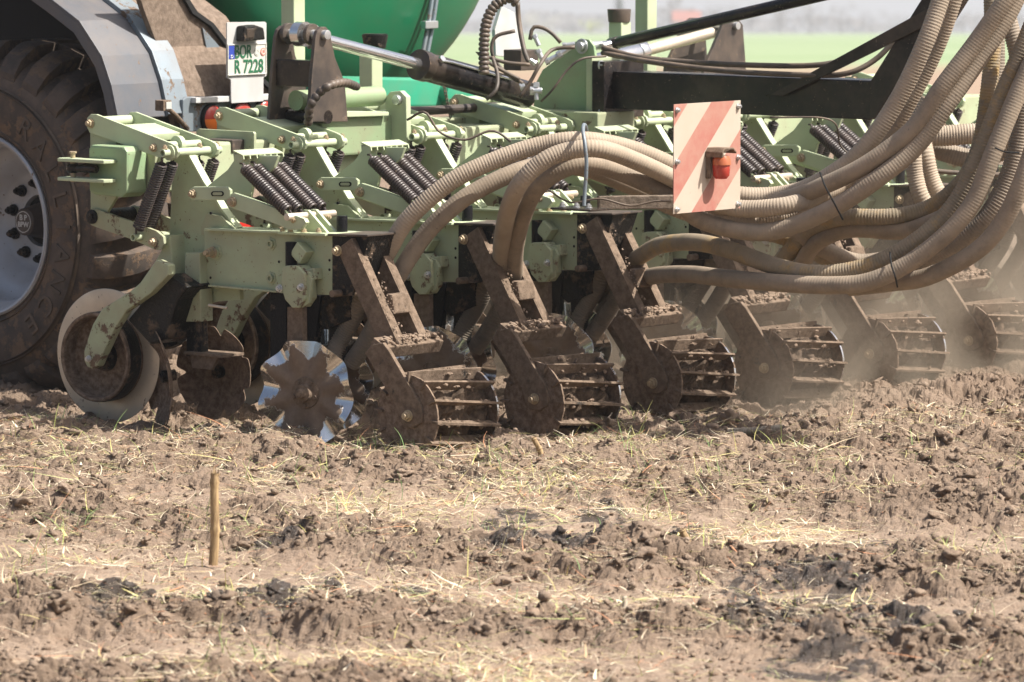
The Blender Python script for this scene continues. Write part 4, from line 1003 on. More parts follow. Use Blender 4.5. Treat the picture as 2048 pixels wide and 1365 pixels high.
# ================================================================== HOSES
HG = 'thick ribbed slurry hoses hanging from the distributor'
HOSES = [
 # label, radius, material, amp, points(px,py,depth)
 ('ribbed hose arching from the first row unit over the hook, uppermost in the bundle', .0355, 'hose_rib', .038, [(735, 560, 18.1), (772, 510, 18.05), (815, 440, 17.98), (899, 366, 17.95), (985, 323, 17.95), (1080, 291, 17.95), (1166, 281, 17.95), (1261, 298, 18.05), (1347, 333, 18.12), (1420, 375, 18.2), (1483, 391, 18.2), (1560, 390, 18.2), (1629, 369, 18.1), (1720, 305, 18.0), (1793, 204, 17.95), (1848, 91, 17.9), (1881, 0, 17.9), (1900, -70, 17.9)]),
 ('smooth brown hose just below the uppermost ribbed hose at the first row unit', .0355, 'hose_smooth', .015, [(765, 610, 18.15), (800, 545, 18.1), (850, 470, 18.08), (900, 420, 18.06), (948, 385, 18.06), (1031, 345, 18.08), (1100, 330, 18.15), (1180, 340, 18.2), (1260, 372, 18.25), (1340, 405, 18.3), (1420, 418, 18.3), (1500, 412, 18.25), (1570, 400, 18.15), (1647, 372, 18.0), (1738, 326, 17.9), (1830, 254, 17.85), (1884, 175, 17.8), (1950, 88, 17.78), (2008, 5, 17.75), (2050, -60, 17.75)]),
 ('ribbed hose rising steeply from the second row unit then curving right under the hook', .0355, 'hose_rib', .038, [(1005, 560, 18.6), (1003, 500, 18.4), (1014, 429, 18.1), (1037, 372, 17.9), (1080, 328, 17.86), (1130, 304, 17.86), (1196, 298, 17.86), (1261, 318, 17.95), (1347, 358, 18.05), (1420, 400, 18.1), (1483, 418, 18.1), (1570, 412, 18.05), (1640, 390, 18.1), (1700, 355, 18.2), (1767, 288, 18.15), (1811, 215, 18.1), (1870, 100, 18.05), (1906, 0, 18.0), (1920, -60, 18.0)]),
 ('smooth hose rising from the second row unit, innermost curve of the bundle', .0355, 'hose_smooth', .02, [(1030, 570, 18.6), (1030, 500, 18.4), (1044, 438, 18.2), (1070, 382, 18.03), (1113, 346, 17.97), (1172, 328, 17.97), (1245, 347, 18.05), (1347, 395, 18.1), (1400, 440, 18.15), (1495, 464, 18.1), (1571, 457, 18.05), (1667, 416, 17.95), (1750, 362, 17.88), (1830, 296, 17.86), (1890, 215, 17.83), (1950, 130, 17.83), (2010, 40, 17.83), (2050, -40, 17.83)]),
 ('thin looking ribbed hose tucked above the smooth hose right of the warning board', .036, 'hose_rib', .055, [(1290, 385, 18.4), (1340, 412, 18.3), (1400, 432, 18.3), (1495, 446, 18.3), (1580, 436, 18.3), (1650, 412, 18.25), (1720, 372, 18.2), (1790, 310, 18.2), (1860, 200, 18.2)]),
 ('yellow stained hose curving flat behind the big bundle then up at the right', .0345, 'hose_yel', .05, [(1560, 530, 18.7), (1590, 490, 18.55), (1625, 457, 18.45), (1686, 436, 18.35), (1781, 434, 18.3), (1857, 417, 18.3), (1921, 367, 18.25), (1957, 300, 18.25), (1975, 200, 18.25), (1985, 90, 18.25), (1983, -40, 18.25)]),
 ('smooth brown hose directly below the yellow stained hose', .0345, 'hose_smooth', .02, [(1600, 540, 18.6), (1620, 500, 18.5), (1651, 475, 18.42), (1705, 459, 18.36), (1800, 463, 18.3), (1857, 448, 18.25), (1907, 419, 18.2), (1960, 350, 18.15), (1990, 260, 18.15), (2020, 160, 18.15), (2060, 60, 18.15)]),
 ('ribbed hose bending out of the third row unit with yellow patches', .0355, 'hose_yel', .05, [(1195, 595, 19.4), (1245, 540, 19.25), (1290, 507, 19.05), (1325, 490, 18.85), (1389, 485, 18.55), (1455, 499, 18.3), (1554, 534, 18.1), (1629, 548, 18.0), (1705, 541, 17.95), (1781, 514, 17.9), (1857, 464, 17.85), (1914, 402, 17.82), (1957, 315, 17.8), (2005, 190, 17.78), (2048, 91, 17.75), (2080, 10, 17.75)]),
 ('long smooth hose swinging lowest from the third row unit to the right edge', .0355, 'hose_smooth', .018, [(1205, 625, 19.4), (1258, 570, 19.25), (1310, 552, 19.0), (1378, 549, 18.65), (1444, 556, 18.35), (1552, 566, 18.05), (1667, 571, 17.9), (1743, 562, 17.84), (1819, 526, 17.8), (1895, 467, 17.75), (1949, 400, 17.72), (1985, 310, 17.7), (2030, 200, 17.7), (2070, 110, 17.7)]),
 ('smooth hose sweeping up to the right edge outside the others', .0355, 'hose_smooth', .018, [(1700, 575, 18.1), (1781, 566, 17.98), (1857, 553, 17.86), (1952, 503, 17.75), (2008, 440, 17.7), (2045, 360, 17.66), (2075, 270, 17.66)]),
 ('dusty hose between the two lowest curves at the right edge', .0355, 'hose_grey', .06, [(1790, 548, 18.25), (1848, 526, 18.15), (1930, 476, 18.05), (1990, 419, 18.0), (2025, 345, 18.0), (2045, 240, 18.0), (2055, 120, 18.0)]),
 ('brown hose slanting down behind the bundle from the warning board to the fourth roller', .0345, 'hose_smooth', .02, [(1540, 440, 18.6), (1590, 462, 18.5), (1650, 500, 18.5), (1720, 525, 18.5), (1800, 510, 18.5), (1870, 470, 18.5), (1940, 400, 18.5)]),
 ('yellowish hose slanting down below the slanting brown hose', .0345, 'hose_yel', .04, [(1500, 460, 18.7), (1560, 472, 18.6), (1620, 500, 18.6), (1680, 530, 18.6), (1745, 545, 18.65), (1810, 540, 18.7), (1880, 500, 18.7)]),
 ('grey ribbed hose hanging straight down near the right edge', .0355, 'hose_grey', .055, [(1975, -60, 18.5), (1990, 40, 18.5), (1992, 150, 18.5), (1980, 250, 18.5), (1955, 340, 18.5), (1925, 420, 18.55), (1880, 470, 18.6)]),
 ('second grey ribbed hose hanging at the very right edge of the bundle', .0355, 'hose_grey', .06, [(2000, -60, 18.35), (2015, 30, 18.35), (2036, 120, 18.35), (2040, 240, 18.4), (2020, 340, 18.45), (1975, 430, 18.5), (1920, 490, 18.6)]),
 ('pale ribbed hose dropping into the sixth row unit behind the bundle', .0355, 'hose_rib', .055, [(1820, 265, 19.0), (1826, 300, 18.95), (1830, 350, 18.95), (1845, 400, 18.95), (1875, 440, 19.0)]),
 ('second pale ribbed hose beside it dropping behind the bundle', .0355, 'hose_rib', .055, [(1843, 270, 19.1), (1852, 310, 19.05), (1862, 355, 19.05), (1885, 400, 19.05), (1920, 430, 19.1)]),
 ('short thick ribbed hose running level behind the bundle at the right', .045, 'hose_rib', .06, [(1848, 270, 19.4), (1885, 272, 19.4), (1960, 268, 19.4), (2040, 275, 19.4)]),
 ('dark ribbed hose sagging below the level hose at the right', .042, 'hose_grey', .06, [(1850, 290, 19.5), (1890, 305, 19.5), (1950, 318, 19.5), (2010, 300, 19.5), (2060, 270, 19.5)]),
]
for lab, r, mat, amp, P_ in HOSES:
    o = hose_mesh('slurry_hose', [Wd(*p) for p in P_], r, mat, None, amp=amp, n=18)
    o.matrix_world = MF; tag(o, lab, 'hose', HG)
def cable_tie(label, P_):
    m = MB(); m.tube(catmull([Wd(*p) for p in P_], .01), .0035, n=6)
    o = m.build('cable_tie', 'dark', None); o.matrix_world = MF; tag(o, label, 'cable tie', 'black cable ties around the hoses')
cable_tie('black cable tie round the hoses right of the warning board', [(1640, 345, 17.86), (1650, 372, 17.82), (1665, 400, 17.82), (1678, 425, 17.86), (1686, 440, 17.9)])
cable_tie('black cable tie round the two lowest curved hoses', [(1780, 505, 17.84), (1783, 530, 17.76), (1790, 552, 17.74), (1795, 575, 17.8)])
cable_tie('black cable tie on the hose at the far right', [(1990, 296, 17.62), (2010, 304, 17.6), (2040, 306, 17.6)])
# hydraulic lines and conduits
def line(label, P_, r=.0085, mat='cable', rib=0, name='hydraulic_line', cat='hydraulic line', grp='thin hydraulic lines on the centre frame', dd=.72):
    pts = [Wd(p[0], p[1], p[2] + dd) for p in P_]
    if rib: path = catmull(pts, rib / 6); rad = [r * (.72 + .28 * abs(math.sin(i * math.pi / 6)) ** .6) for i in range(len(path))]
    else: path = catmull(pts, .02); rad = r
    m = MB(); m.tube(path, rad, n=10); o = m.build(name, mat, None); o.data.polygons.foreach_set('use_smooth', [True] * len(o.data.polygons))
    o.matrix_world = MF; tag(o, label, cat, grp); return o
line('thick black spiral conduit arching up beside the green tank', [(968, 150, 19.6), (968, 90, 19.6), (973, 45, 19.6), (990, 12, 19.6), (1018, -4, 19.6), (1035, 8, 19.6)], .024, 'conduit', rib=.02, name='spiral_conduit', cat='conduit', grp=None, dd=.2)
line('black beaded conduit looping over the green tube at the foot of the mast', [(616, 250, 18.9), (620, 215, 18.85), (637, 188, 18.85), (662, 171, 18.85), (690, 166, 18.95), (714, 174, 19.1)], .019, 'conduit', rib=.030, name='beaded_conduit', cat='conduit', grp=None, dd=0)
line('black line hanging from the conduit into the centre valve', [(1035, 5, 19.5), (1038, 45, 19.5), (1048, 100, 19.45), (1060, 130, 19.4)], .011)
line('brown line looping left from the valve above the cylinder end', [(1030, 62, 19.4), (990, 75, 19.4), (985, 110, 19.4), (1010, 145, 19.4), (1046, 168, 19.3)])
line('line arching over the top of the valve block', [(1060, 80, 19.3), (1066, 56, 19.3), (1085, 56, 19.3), (1105, 68, 19.3), (1125, 90, 19.3)])
line('line crossing down left in front of the silver cylinder', [(1150, 95, 19.1), (1105, 100, 19.1), (1080, 130, 19.0), (1060, 165, 19.0), (1035, 200, 19.0)])
line('thin line bowing over the centre gusset plate', [(1212, 113, 18.95), (1165, 118, 18.9), (1135, 140, 18.9), (1105, 180, 18.9), (1080, 205, 18.95)], .005)
line('line running level from the valve to the left end of the cylinder', [(1060, 130, 19.3), (1010, 125, 19.3), (965, 110, 19.3), (955, 105, 19.3), (985, 130, 19.3), (1040, 160, 19.3)])
line('line dropping from the cylinder end to the row units', [(985, 115, 19.2), (995, 150, 19.15), (992, 180, 19.1), (972, 200, 19.1)])
line('upper of the two dusty lines lying along the black boom', [(1205, 96, 19.5), (1280, 115, 19.4), (1400, 126, 19.3), (1550, 132, 19.0), (1640, 130, 18.9), (1700, 118, 18.9)], .012)
line('lower black line clipped along the top of the boom', [(1205, 106, 19.5), (1300, 124, 19.3), (1450, 142, 19.1), (1600, 150, 18.9), (1690, 148, 18.8), (1750, 120, 18.8), (1800, 70, 18.8)], .012)
line('grey line looping between the second and third row units', [(815, 240, 18.6), (850, 225, 18.5), (880, 265, 18.5), (930, 280, 18.5), (985, 262, 18.5), (1030, 290, 18.5)], .005, dd=0)
line('thin wire crossing behind the springs of the sixth row unit', [(1540, 235, 19.2), (1660, 240, 19.2), (1680, 290, 19.3), (1700, 310, 19.3)], .004, dd=0)
line('bundle of black lines right of the hoses', [(1850, 340, 19.2), (1900, 345, 19.2), (1980, 350, 19.2), (2060, 345, 19.2)], .010, dd=0)
vb = thing('valve_block', 'dark hydraulic valve block with silver fittings at the centre of the implement', 'valve')
w = Wd(1042, 120, 20.3); m = MB(); m.box(w, (.1, .12, .09)); m.build('block', 'blackdust', vb, .004)
for (px, py, px2, py2, r) in ((1068, 70, 1078, 92, .010), (1075, 100, 1086, 122, .012), (1090, 125, 1115, 112, .012), (1115, 112, 1140, 95, .013), (1072, 128, 1060, 120, .010), (1073, 165, 1073, 200, .010), (1060, 182, 1084, 182, .014), (1040, 175, 1050, 172, .012), (1125, 92, 1150, 88, .010)):
    m = MB(); m.cyl(Wd(px, py, 19.95), Wd(px2, py2, 19.95), r, n=12); m.cyl(Wd(px, py, 19.95), Wd(px, py, 19.95).lerp(Wd(px2, py2, 19.95), .3), r * 1.35, n=6); m.build('fitting', 'zinc', vb, .001)

# ================================================================== TANKER
tk = thing('slurry_tanker', 'big green slurry tanker with muddy wheel, galvanised mudguard, tail lamps and licence plate', 'slurry tanker')
UT = .70; hc = Wu(-25, 450, UT)                          # tyre: outer face plane and hub centre
whl = bpy.data.objects.new('wheel', None); COL.objects.link(whl); whl.parent = tk; whl.location = (hc.x, UT, hc.z)
RT = .70
prof = [(.385, .02), (.395, -.015), (.43, -.03), (.50, -.045), (.58, -.045), (.64, -.028), (.668, -.01), (.70, .03), (.73, .10), (.745, .30), (.73, .52), (.70, .60), (.64, .64), (.5, .66), (.4, .62)]
m = MB(); m.lathe(prof, (0, 0, 0), 120); m.build('tyre', 'rubber', whl, smooth=True)
for ring_r in (.425, .60, .612):
    m = MB(); m.lathe([(ring_r - .004, -.046 if ring_r > .5 else -.028), (ring_r, -.054 if ring_r > .5 else -.036), (ring_r + .004, -.042 if ring_r > .5 else -.028)], (0, 0, 0), 100); m.build('sidewall_ring', 'letter', whl, smooth=True)
# lugs: curved blocks, one mesh each
NL = 28
def lug(a0, side):
    m = MB(); vs = []; K = 9
    for i in range(K):
        t = i / (K - 1); y = -.02 + .33 * t if side < 0 else .62 - .33 * t
        a = a0 + (.10 * t ** .8) ; r0 = .66 if t > .08 else .64; r1 = .705 + .095 * min(1, t * 2.2) ** .7 - (.02 if i == 0 else 0)
        hw = .060 / RT * (1.0 - .25 * t)
        for (rr, aa) in ((r0, a - hw), (r1, a - hw * .8), (r1, a + hw * .8), (r0, a + hw)): vs.append((rr * math.cos(aa), y, rr * math.sin(aa)))
    fs = [(i * 4 + j, i * 4 + (j + 1) % 4, (i + 1) * 4 + (j + 1) % 4, (i + 1) * 4 + j) for i in range(K - 1) for j in range(4)] + [(3, 2, 1, 0), tuple(range((K - 1) * 4, K * 4))]
    m.add(vs, fs); return m
lm = [lug(0, -1).build('tread_lug', 'rubber', whl, .004, smooth=True), lug(0, 1).build('tread_lug', 'rubber', whl, .004, smooth=True)]
for i in range(NL):
    for s_ in (0, 1):
        o = lm[s_] if i == 0 else lm[s_].copy()
        if i: COL.objects.link(o); o.parent = whl
        o.rotation_euler = (0, -(2 * math.pi * i / NL + (.10 if s_ else 0)), 0)
# rim
rp = [(.398, -.005), (.400, -.028), (.392, -.036), (.380, -.030), (.374, -.01), (.366, .03), (.345, .05), (.335, .10), (.345, .14), (.335, .19), (.315, .21), (.295, .215), (.27, .235), (.225, .30), (.20, .318), (.115, .322), (.110, .36)]
m = MB(); m.lathe(rp, (0, 0, 0), 100); m.build('rim', 'rim', whl, smooth=True)
m = MB(); m.cyl((0, .40, 0), (0, .34, 0), .108, n=40); m.build('hub_well', 'dark', whl)
m = MB(); m.lathe([(0, .215), (.052, .215), (.060, .222), (.064, .26), (.075, .30), (.085, .36)], (0, 0, 0), 40); m.build('hub_cap', 'blackdust', whl, smooth=True)
for i in range(10):
    a = 2 * math.pi * (i + .62) / 10; m = MB(); c_ = Vector((.167 * math.cos(a), .318, .167 * math.sin(a)))
    m.cyl(c_, c_ + Vector((0, -.012, 0)), .026, n=20); m.cyl(c_ + Vector((0, -.012, 0)), c_ + Vector((0, -.04, 0)), .018, n=6); m.cyl(c_, c_ + Vector((0, -.052, 0)), .010, n=10)
    m.build('wheel_nut', 'mudsteel', whl, .0015, smooth=True)
m = MB(); m.pipe((0, .2135, 0), (0, .2155, 0), .047, .044, 40)
m.build('logo_ring', 'logo', whl)
m = MB(); m.pipe((0, .2135, -.045), (0, .2155, -.045), .034, .031, 36); 
def text(s, size, mat, parent, ext=.001, align='CENTER', bold=0):
    c = bpy.data.curves.new('t', 'FONT'); c.body = s; c.size = size; c.extrude = ext; c.align_x = align; c.align_y = 'CENTER'; c.offset = bold
    o = bpy.data.objects.new('tmp', c); COL.objects.link(o); bpy.context.view_layer.update()
    me = bpy.data.meshes.new_from_object(o.evaluated_get(bpy.context.evaluated_depsgraph_get())); bpy.data.objects.remove(o)
    me.materials.clear(); me.name = 'lettering'; o = link('lettering', me, mat, parent); return o
# faces seen from -y: text x -> +x machine, y -> z
def face_y(o, p, rot=0): o.matrix_local = Matrix.Translation(p) @ Matrix.Rotation(R(90), 4, 'X') @ Matrix.Rotation(rot, 4, 'Z')
face_y(text('B P', .034, 'logo', whl, bold=.0008), (0, .2140, .018)); face_y(text('BPW', .032, 'logo', whl, bold=.0008), (0, .2140, -.012))
# sidewall letters
for i, chh in enumerate('RALLIANCE'):
    th = R(56 - i * 13.5); r = .515
    o = text(chh, .125, 'letter', whl, ext=.005, bold=.0); o.name = 'raised_letter'
    face_y(o, (r * math.cos(th), -.046, r * math.sin(th)), th - R(90))
for i, chh in enumerate('MADE 710/50'):
    th = R(-88 + i * 4.0) if chh != ' ' else None
# --- mudguard
mg = [(20, -75), (60, -35), (102, -5), (162, 42), (207, 112), (226, 170), (240, 238)]
def guard(name, px, u0, u1, mat, off=0, th=.012, lip=0):
    pts = px_u(px, UT - .04); c = (hc.x, hc.z); o_ = []
    for (x, z) in pts:
        dx, dz = x - c[0], z - c[1]; l_ = math.hypot(dx, dz); o_.append((x + dx / l_ * off, z + dz / l_ * off))
    i_ = []
    for (x, z) in o_:
        dx, dz = x - c[0], z - c[1]; l_ = math.hypot(dx, dz); i_.append((x - dx / l_ * th, z - dz / l_ * th))
    m = MB(); m.prism(o_ + i_[::-1], 'y', u0, u1)
    if lip: 
        j_ = [(x - (x - c[0]) / math.hypot(x - c[0], z - c[1]) * lip, z - (z - c[1]) / math.hypot(x - c[0], z - c[1]) * lip) for x, z in i_]
        m.prism(i_ + j_[::-1], 'y', u0, u0 + .01)
    return m.build(name, mat, tk, .003)
guard('mudguard_flap', mg, UT - .05, UT + .235, 'rubberband', lip=.05)
guard('mudguard', mg, UT + .236, UT + .37, 'galv', off=.02, lip=.02)
guard('inner_guard', mg, UT + .371, UT + .85, 'panelmud', off=.0)
bp = -2.02
plate_b('splash_panel', [(352, 262), (338, 190), (318, 100), (288, 20), (262, -60), (340, -60), (373, 0), (389, 26), (422, 50), (452, 89), (500, 140), (548, 182), (548, 262)], bp - .03, bp, 'panelmud', tk, .002)
plate_b('panel_strap', [(405, 55), (432, 85), (452, 110), (462, 195), (434, 195), (420, 130)], bp + .002, bp + .008, 'galv', tk, .001)
plate_b('panel_edge', [(340, -60), (348, -60), (380, 0), (396, 24), (428, 47), (458, 86), (506, 137), (552, 178), (548, 186), (500, 143), (452, 92), (422, 53), (386, 28), (370, 0)], bp + .001, bp + .02, 'dark', tk, .002)
plate('inner_wall', [(-260, -160), (260, -160), (300, 60), (330, 230), (200, 330), (-260, 330)], UT + .86, UT + .88, 'dark', tk, 0)  # liner sheet coloured black for the shade inside the wheel arch
plate('arch_roof', [(-260, -150), (-60, -112), (40, -70), (45, -58), (-60, -100), (-260, -138)], UT - .05, UT + .85, 'rubberband', tk, 0)
# --- lamp bar, licence board
bb = -1.88
plate_b('lamp_bar', [(366, 200), (374, 194), (556, 192), (556, 262), (366, 264)], bb - .02, bb, 'galv', tk, .004)
plate_b('bar_rim', [(392, 196), (556, 188), (556, 200), (392, 207)], bb - .02, bb + .03, 'white', tk, .003)
def lamp(px, py, r=.058, ring=True):
    w = Wb(px, py, bb); o = bpy.data.objects.new('tail_lamp', None); COL.objects.link(o); o.parent = tk; o.location = (bb, w.y, w.z); o.rotation_euler = (0, 0, R(90))
    def prt(nm, prof, mat, half=None):
        m = MB(); 
        if half is None: m.lathe(prof, (0, 0, 0), 40)
        else:
            K = 24; vs = []; fs = []; mm = len(prof)
            for i in range(K + 1):
                t = math.pi * i / K * half + (0 if half > 0 else 0); vs += [(rr * math.cos(t), y, rr * math.sin(t)) for rr, y in prof]
            fs = [(i * mm + k, i * mm + k + 1, (i + 1) * mm + k + 1, (i + 1) * mm + k) for i in range(K) for k in range(mm - 1)]; m.add(vs, fs)
        return m.build(nm, mat, o, smooth=True)
    prt('lamp_ring', [(r * 1.12, .0), (r * 1.12, -.018), (r * 1.0, -.022)], 'dark')
    prt('red_lens', [(0, -.034), (r * .6, -.031), (r * .9, -.024), (r, -.016)], 'red_lens', 1)
    prt('orange_lens', [(0, -.034), (r * .6, -.031), (r * .9, -.024), (r, -.016)], 'orange_lens', -1)
lamp(421, 238); lamp(479, 230); lamp(528, 226)
bl = bb + .04
plate_b('licence_board', [(454, 46), (458, 45), (530, 44), (533, 47), (533, 152), (527, 156), (527, 203), (463, 207), (462, 160), (454, 156)], bl - .006, bl, 'white', tk, .001)
pc = Wb(493.5, 119, bl + .004); pw = abs(Wb(533, 119, bl).y - Wb(455, 119, bl).y); ph = Wb(493, 88, bl).z - Wb(493, 151, bl).z
pl = bpy.data.objects.new('licence_plate', None); COL.objects.link(pl); pl.parent = tk; pl.location = (bl + .004, pc.y, pc.z)
m = MB(); m.box((0, 0, 0), (.003, pw, ph)); m.build('plate_sheet', 'plate_white', pl, .001)
m = MB()
for y_, z_, a_, b_ in ((0, ph / 2 - .003, pw, .005), (0, -ph / 2 + .003, pw, .005), (-pw / 2 + .003, 0, .005, ph), (pw / 2 - .003, 0, .005, ph)): m.box((.003, y_, z_), (.003, a_, b_))
m.build('plate_border', 'plate_white', pl, .001)
m = MB(); m.box((.0022, -pw / 2 + .026, ph * .24), (.0018, .036, ph * .42)); m.build('blue_strip', 'plate_blue', pl)
def face_x(o, y, z, x=.003, sx=1.0): o.matrix_local = Matrix.Translation((x, y, z)) @ Matrix.Rotation(R(90), 4, 'Z') @ Matrix.Rotation(R(90), 4, 'X') @ Matrix.Scale(sx, 4, (1, 0, 0))
face_x(text('BOR', ph * .60, 'plate_green', pl, bold=.0014), -pw * .10, ph * .235, sx=.66)
face_x(text('R 7228', ph * .60, 'plate_green', pl, bold=.0014), pw * .04, -ph * .245, sx=.78)
face_x(text('D', ph * .16, 'bright_white', pl), -pw / 2 + .026, ph * .1, x=.0045)
for y_, mm_ in ((pw * .25, 'seal_grey'), (pw * .41, 'seal_red')):
    m = MB(); m.cyl((.0015, y_, ph * .22), (.004, y_, ph * .22), pw * .07, n=24); m.build('seal', mm_, pl); m = MB(); m.pipe((.002, y_, ph * .22), (.0052, y_, ph * .22), pw * .05, pw * .035, 20); m.build('seal_ring', 'plate_white', pl)
lw = Wb(500, 66, bl); m = MB(); m.prism([(lw.y - .09, lw.z - .035), (lw.y - .085, lw.z + .032), (lw.y - .02, lw.z + .036), (lw.y + .035, lw.z + .022), (lw.y + .045, lw.z - .03)], 'x', bl, bl + .05)
m.build('plate_lamp', 'mudsteel', tk, .008)
m = MB(); m.box((bl + .03, lw.y - .05, lw.z + .0), (.045, .05, .045)); m.build('lamp_window', 'black', tk, .006)
# side marker lamp on a stalk
p_ = [Wb(330, 212, bb + .1), Wb(352, 232, bb + .06), Wb(375, 258, bb)]
m = MB(); m.tube(p_, .011, n=8); m.box(p_[0] + Vector((0, -.01, .002)), (.05, .05, .045)); m.build('marker_lamp', 'mudarm', tk, .003)
m = MB(); m.box(p_[0] + Vector((.027, -.005, .002)), (.004, .032, .030)); m.build('marker_lens', 'seal_grey', tk, .001)
# --- tank
tcx = -2.55; w = Wb(722, -262, tcx); RTk = abs(Wb(722, 212, tcx).z - w.z)
m = MB(); K = 72
prof = [(RTk * math.cos(a), .34 * math.sin(a)) for a in [R(90 - 6 * i) for i in range(16)]]
vs = []
rows = [(r, x) for r, x in prof] + [(RTk, -.6), (RTk, -3.0), (RTk, -6.2), (RTk * .8, -6.5), (0.01, -6.6)]
for r, x in rows: vs += [(tcx + x - .1, w.y + r * math.cos(2 * math.pi * j / K), w.z + r * math.sin(2 * math.pi * j / K)) for j in range(K)]
fs = [(i * K + j, i * K + (j + 1) % K, (i + 1) * K + (j + 1) % K, (i + 1) * K + j) for i in range(len(rows) - 1) for j in range(K)]
m.add(vs, fs); tank = m.build('tank', 'tank', tk, smooth=True)
m = MB(); m.pipe((tcx - .125, w.y, w.z), (tcx - .15, w.y, w.z), RTk * 1.012, RTk * .98, 96); m.build('tank_seam', 'tank', tk, .003)
# grey cable channel down the tank end, with clamp
c_pts = [(868, -30), (858, 40), (846, 105)]
for o_ in (0, .032):
    pts = [Wb(px, py, tcx + .20 - (0 if i else .0)) for i, (px, py) in enumerate(c_pts)]; pts = [p + Vector((0, o_, 0)) for p in pts]
    m = MB(); m.tube(pts, .011, n=8); m.build('cable_channel', 'galv', tk)
w2 = Wb(856, 50, tcx + .22); m = MB(); m.box(w2 + Vector((0, .012, 0)), (.03, .09, .035)); m.build('channel_clamp', 'zinc', tk, .003)
# teal chassis end
A = Wb(690, 205, -1.45); 
plate_b('chassis_end', [(700, 172), (760, 156), (958, 160), (962, 200), (890, 214), (780, 214), (700, 214)], -2.2, -1.85, 'teal', tk, .01)
plate_b('chassis_rib', [(708, 165), (742, 162), (744, 196), (706, 196)], -1.85, -1.81, 'teal', tk, .008)
w = Wb(912, 188, -1.8); m = MB(); m.cyl((-1.95, w.y, w.z), (-1.8, w.y, w.z), .06, n=28); m.build('drain_stub', 'teal', tk, .004, smooth=True)
w = Wb(905, 205, -1.3); m = MB(); m.cyl((-1.3, w.y - .3, w.z - .03), (-1.3, w.y + .3, w.z - .03), .02, n=12); m.build('lower_pipe', 'blackdust', tk)
# chain
ch = MB()
for i in range(9):
    c = Wb(888 + i * 1.6, 172 + i * 7.5, -1.30); pts = [c + Vector(((0 if i % 2 else .006 * math.cos(t)), (.006 * math.cos(t) if i % 2 else 0), .011 * math.sin(t))) for t in [2 * math.pi * k / 12 for k in range(13)]]
    ch.tube(pts, .0025, n=5, cap=False)
ch.build('safety_chain', 'stub', tk)
# white board on the far side of the tank
plate_b('marker_board', [(1004, 12), (1030, 26), (1046, 118), (992, 112), (990, 60)], -2.0, -1.98, 'white', tk, .002)
# red and white board glimpsed under the lamp bar
bo = thing('marker_board', 'small red and white striped board glimpsed behind the first row unit', 'marker board')
xb_ = -1.75
plate_b('white_field', [(424, 396), (516, 396), (516, 468), (424, 468)], xb_ - .01, xb_, 'bright_white', bo, .001)
plate_b('red_stripe', [(424, 396), (452, 398), (440, 440), (424, 425)], xb_ + .0005, xb_ + .002, 'bright_red', bo, 0)
plate_b('red_stripe', [(484, 440), (516, 452), (516, 466), (470, 458)], xb_ + .0005, xb_ + .002, 'bright_red', bo, 0)

# ================================================================== tilt everything built so far with the field
for o in list(scene.objects):
    if o.parent is None and o.type not in ('CAMERA', 'LIGHT'):
        o.matrix_world = M @ o.matrix_world
CAMW = M @ CAMP

# ================================================================== FAR FIELD, TREES, HOUSE (true level)
YH = 60.0
def WF(px, py, dist): return Vector((CAMW.x + (px - 1024) / F * dist, CAMW.y + dist, CAMW.z - (py - YH) / F * dist))
m = MB(); rows = []
p46 = M @ Vector((0, 46, 0))
prof = [(46, p46.z), (52, p46.z + .05), (70, p46.z + .08), (140, p46.z - .0), (400, p46.z - .0), (900, CAMW.z - 1.0), (2600, CAMW.z - 1.6), (5000, CAMW.z - 6)]
vs = []; XN = 30
for i, (y, z) in enumerate(prof):
    for j in range(XN + 1): vs.append(((-1 + 2 * j / XN) * (60 + (y - 46) * .6), y, z))
fs = [(i * (XN + 1) + j, i * (XN + 1) + j + 1, (i + 1) * (XN + 1) + j + 1, (i + 1) * (XN + 1) + j) for i in range(len(prof) - 1) for j in range(XN)]
m.add(vs, fs)
k = NT('green_crop'); sp_ = k.n('ShaderNodeSeparateXYZ'); k.l(k.raw, sp_.inputs[0])
c = k.mix(k.ramp(k.noise(.02, 4, .6, k.raw), .35, .65), (.22, .29, .16), (.27, .33, .20))
c = k.mix(k.ramp(sp_.outputs[1], 60, 95, invert=True), c, (.30, .22, .16)); k.set(base=c, rough=.9, spec=.1)
ff = m.build('field', k.m, None); ff['kind'] = 'structure'
k = NT('bare_twigs'); c = k.mix(k.noise(.6, 3), (.10, .085, .075), (.17, .15, .13)); k.set(base=c, rough=.9); mt['twigs'] = k.m
k = NT('needles'); c = k.mix(k.noise(.8, 3), (.03, .055, .035), (.06, .09, .05)); k.set(base=c, rough=.9); mt['needles'] = k.m
k = NT('fresh_leaves'); c = k.mix(k.noise(.8, 3), (.30, .36, .06), (.42, .46, .10)); k.set(base=c, rough=.9); mt['fresh'] = k.m
k = NT('blossom'); c = k.mix(k.noise(.8, 3), (.35, .33, .28), (.45, .43, .38)); k.set(base=c, rough=.9); mt['blossom'] = k.m
k = NT('bark'); k.set(base=(.08, .065, .05), rough=.95); mt['bark'] = k.m
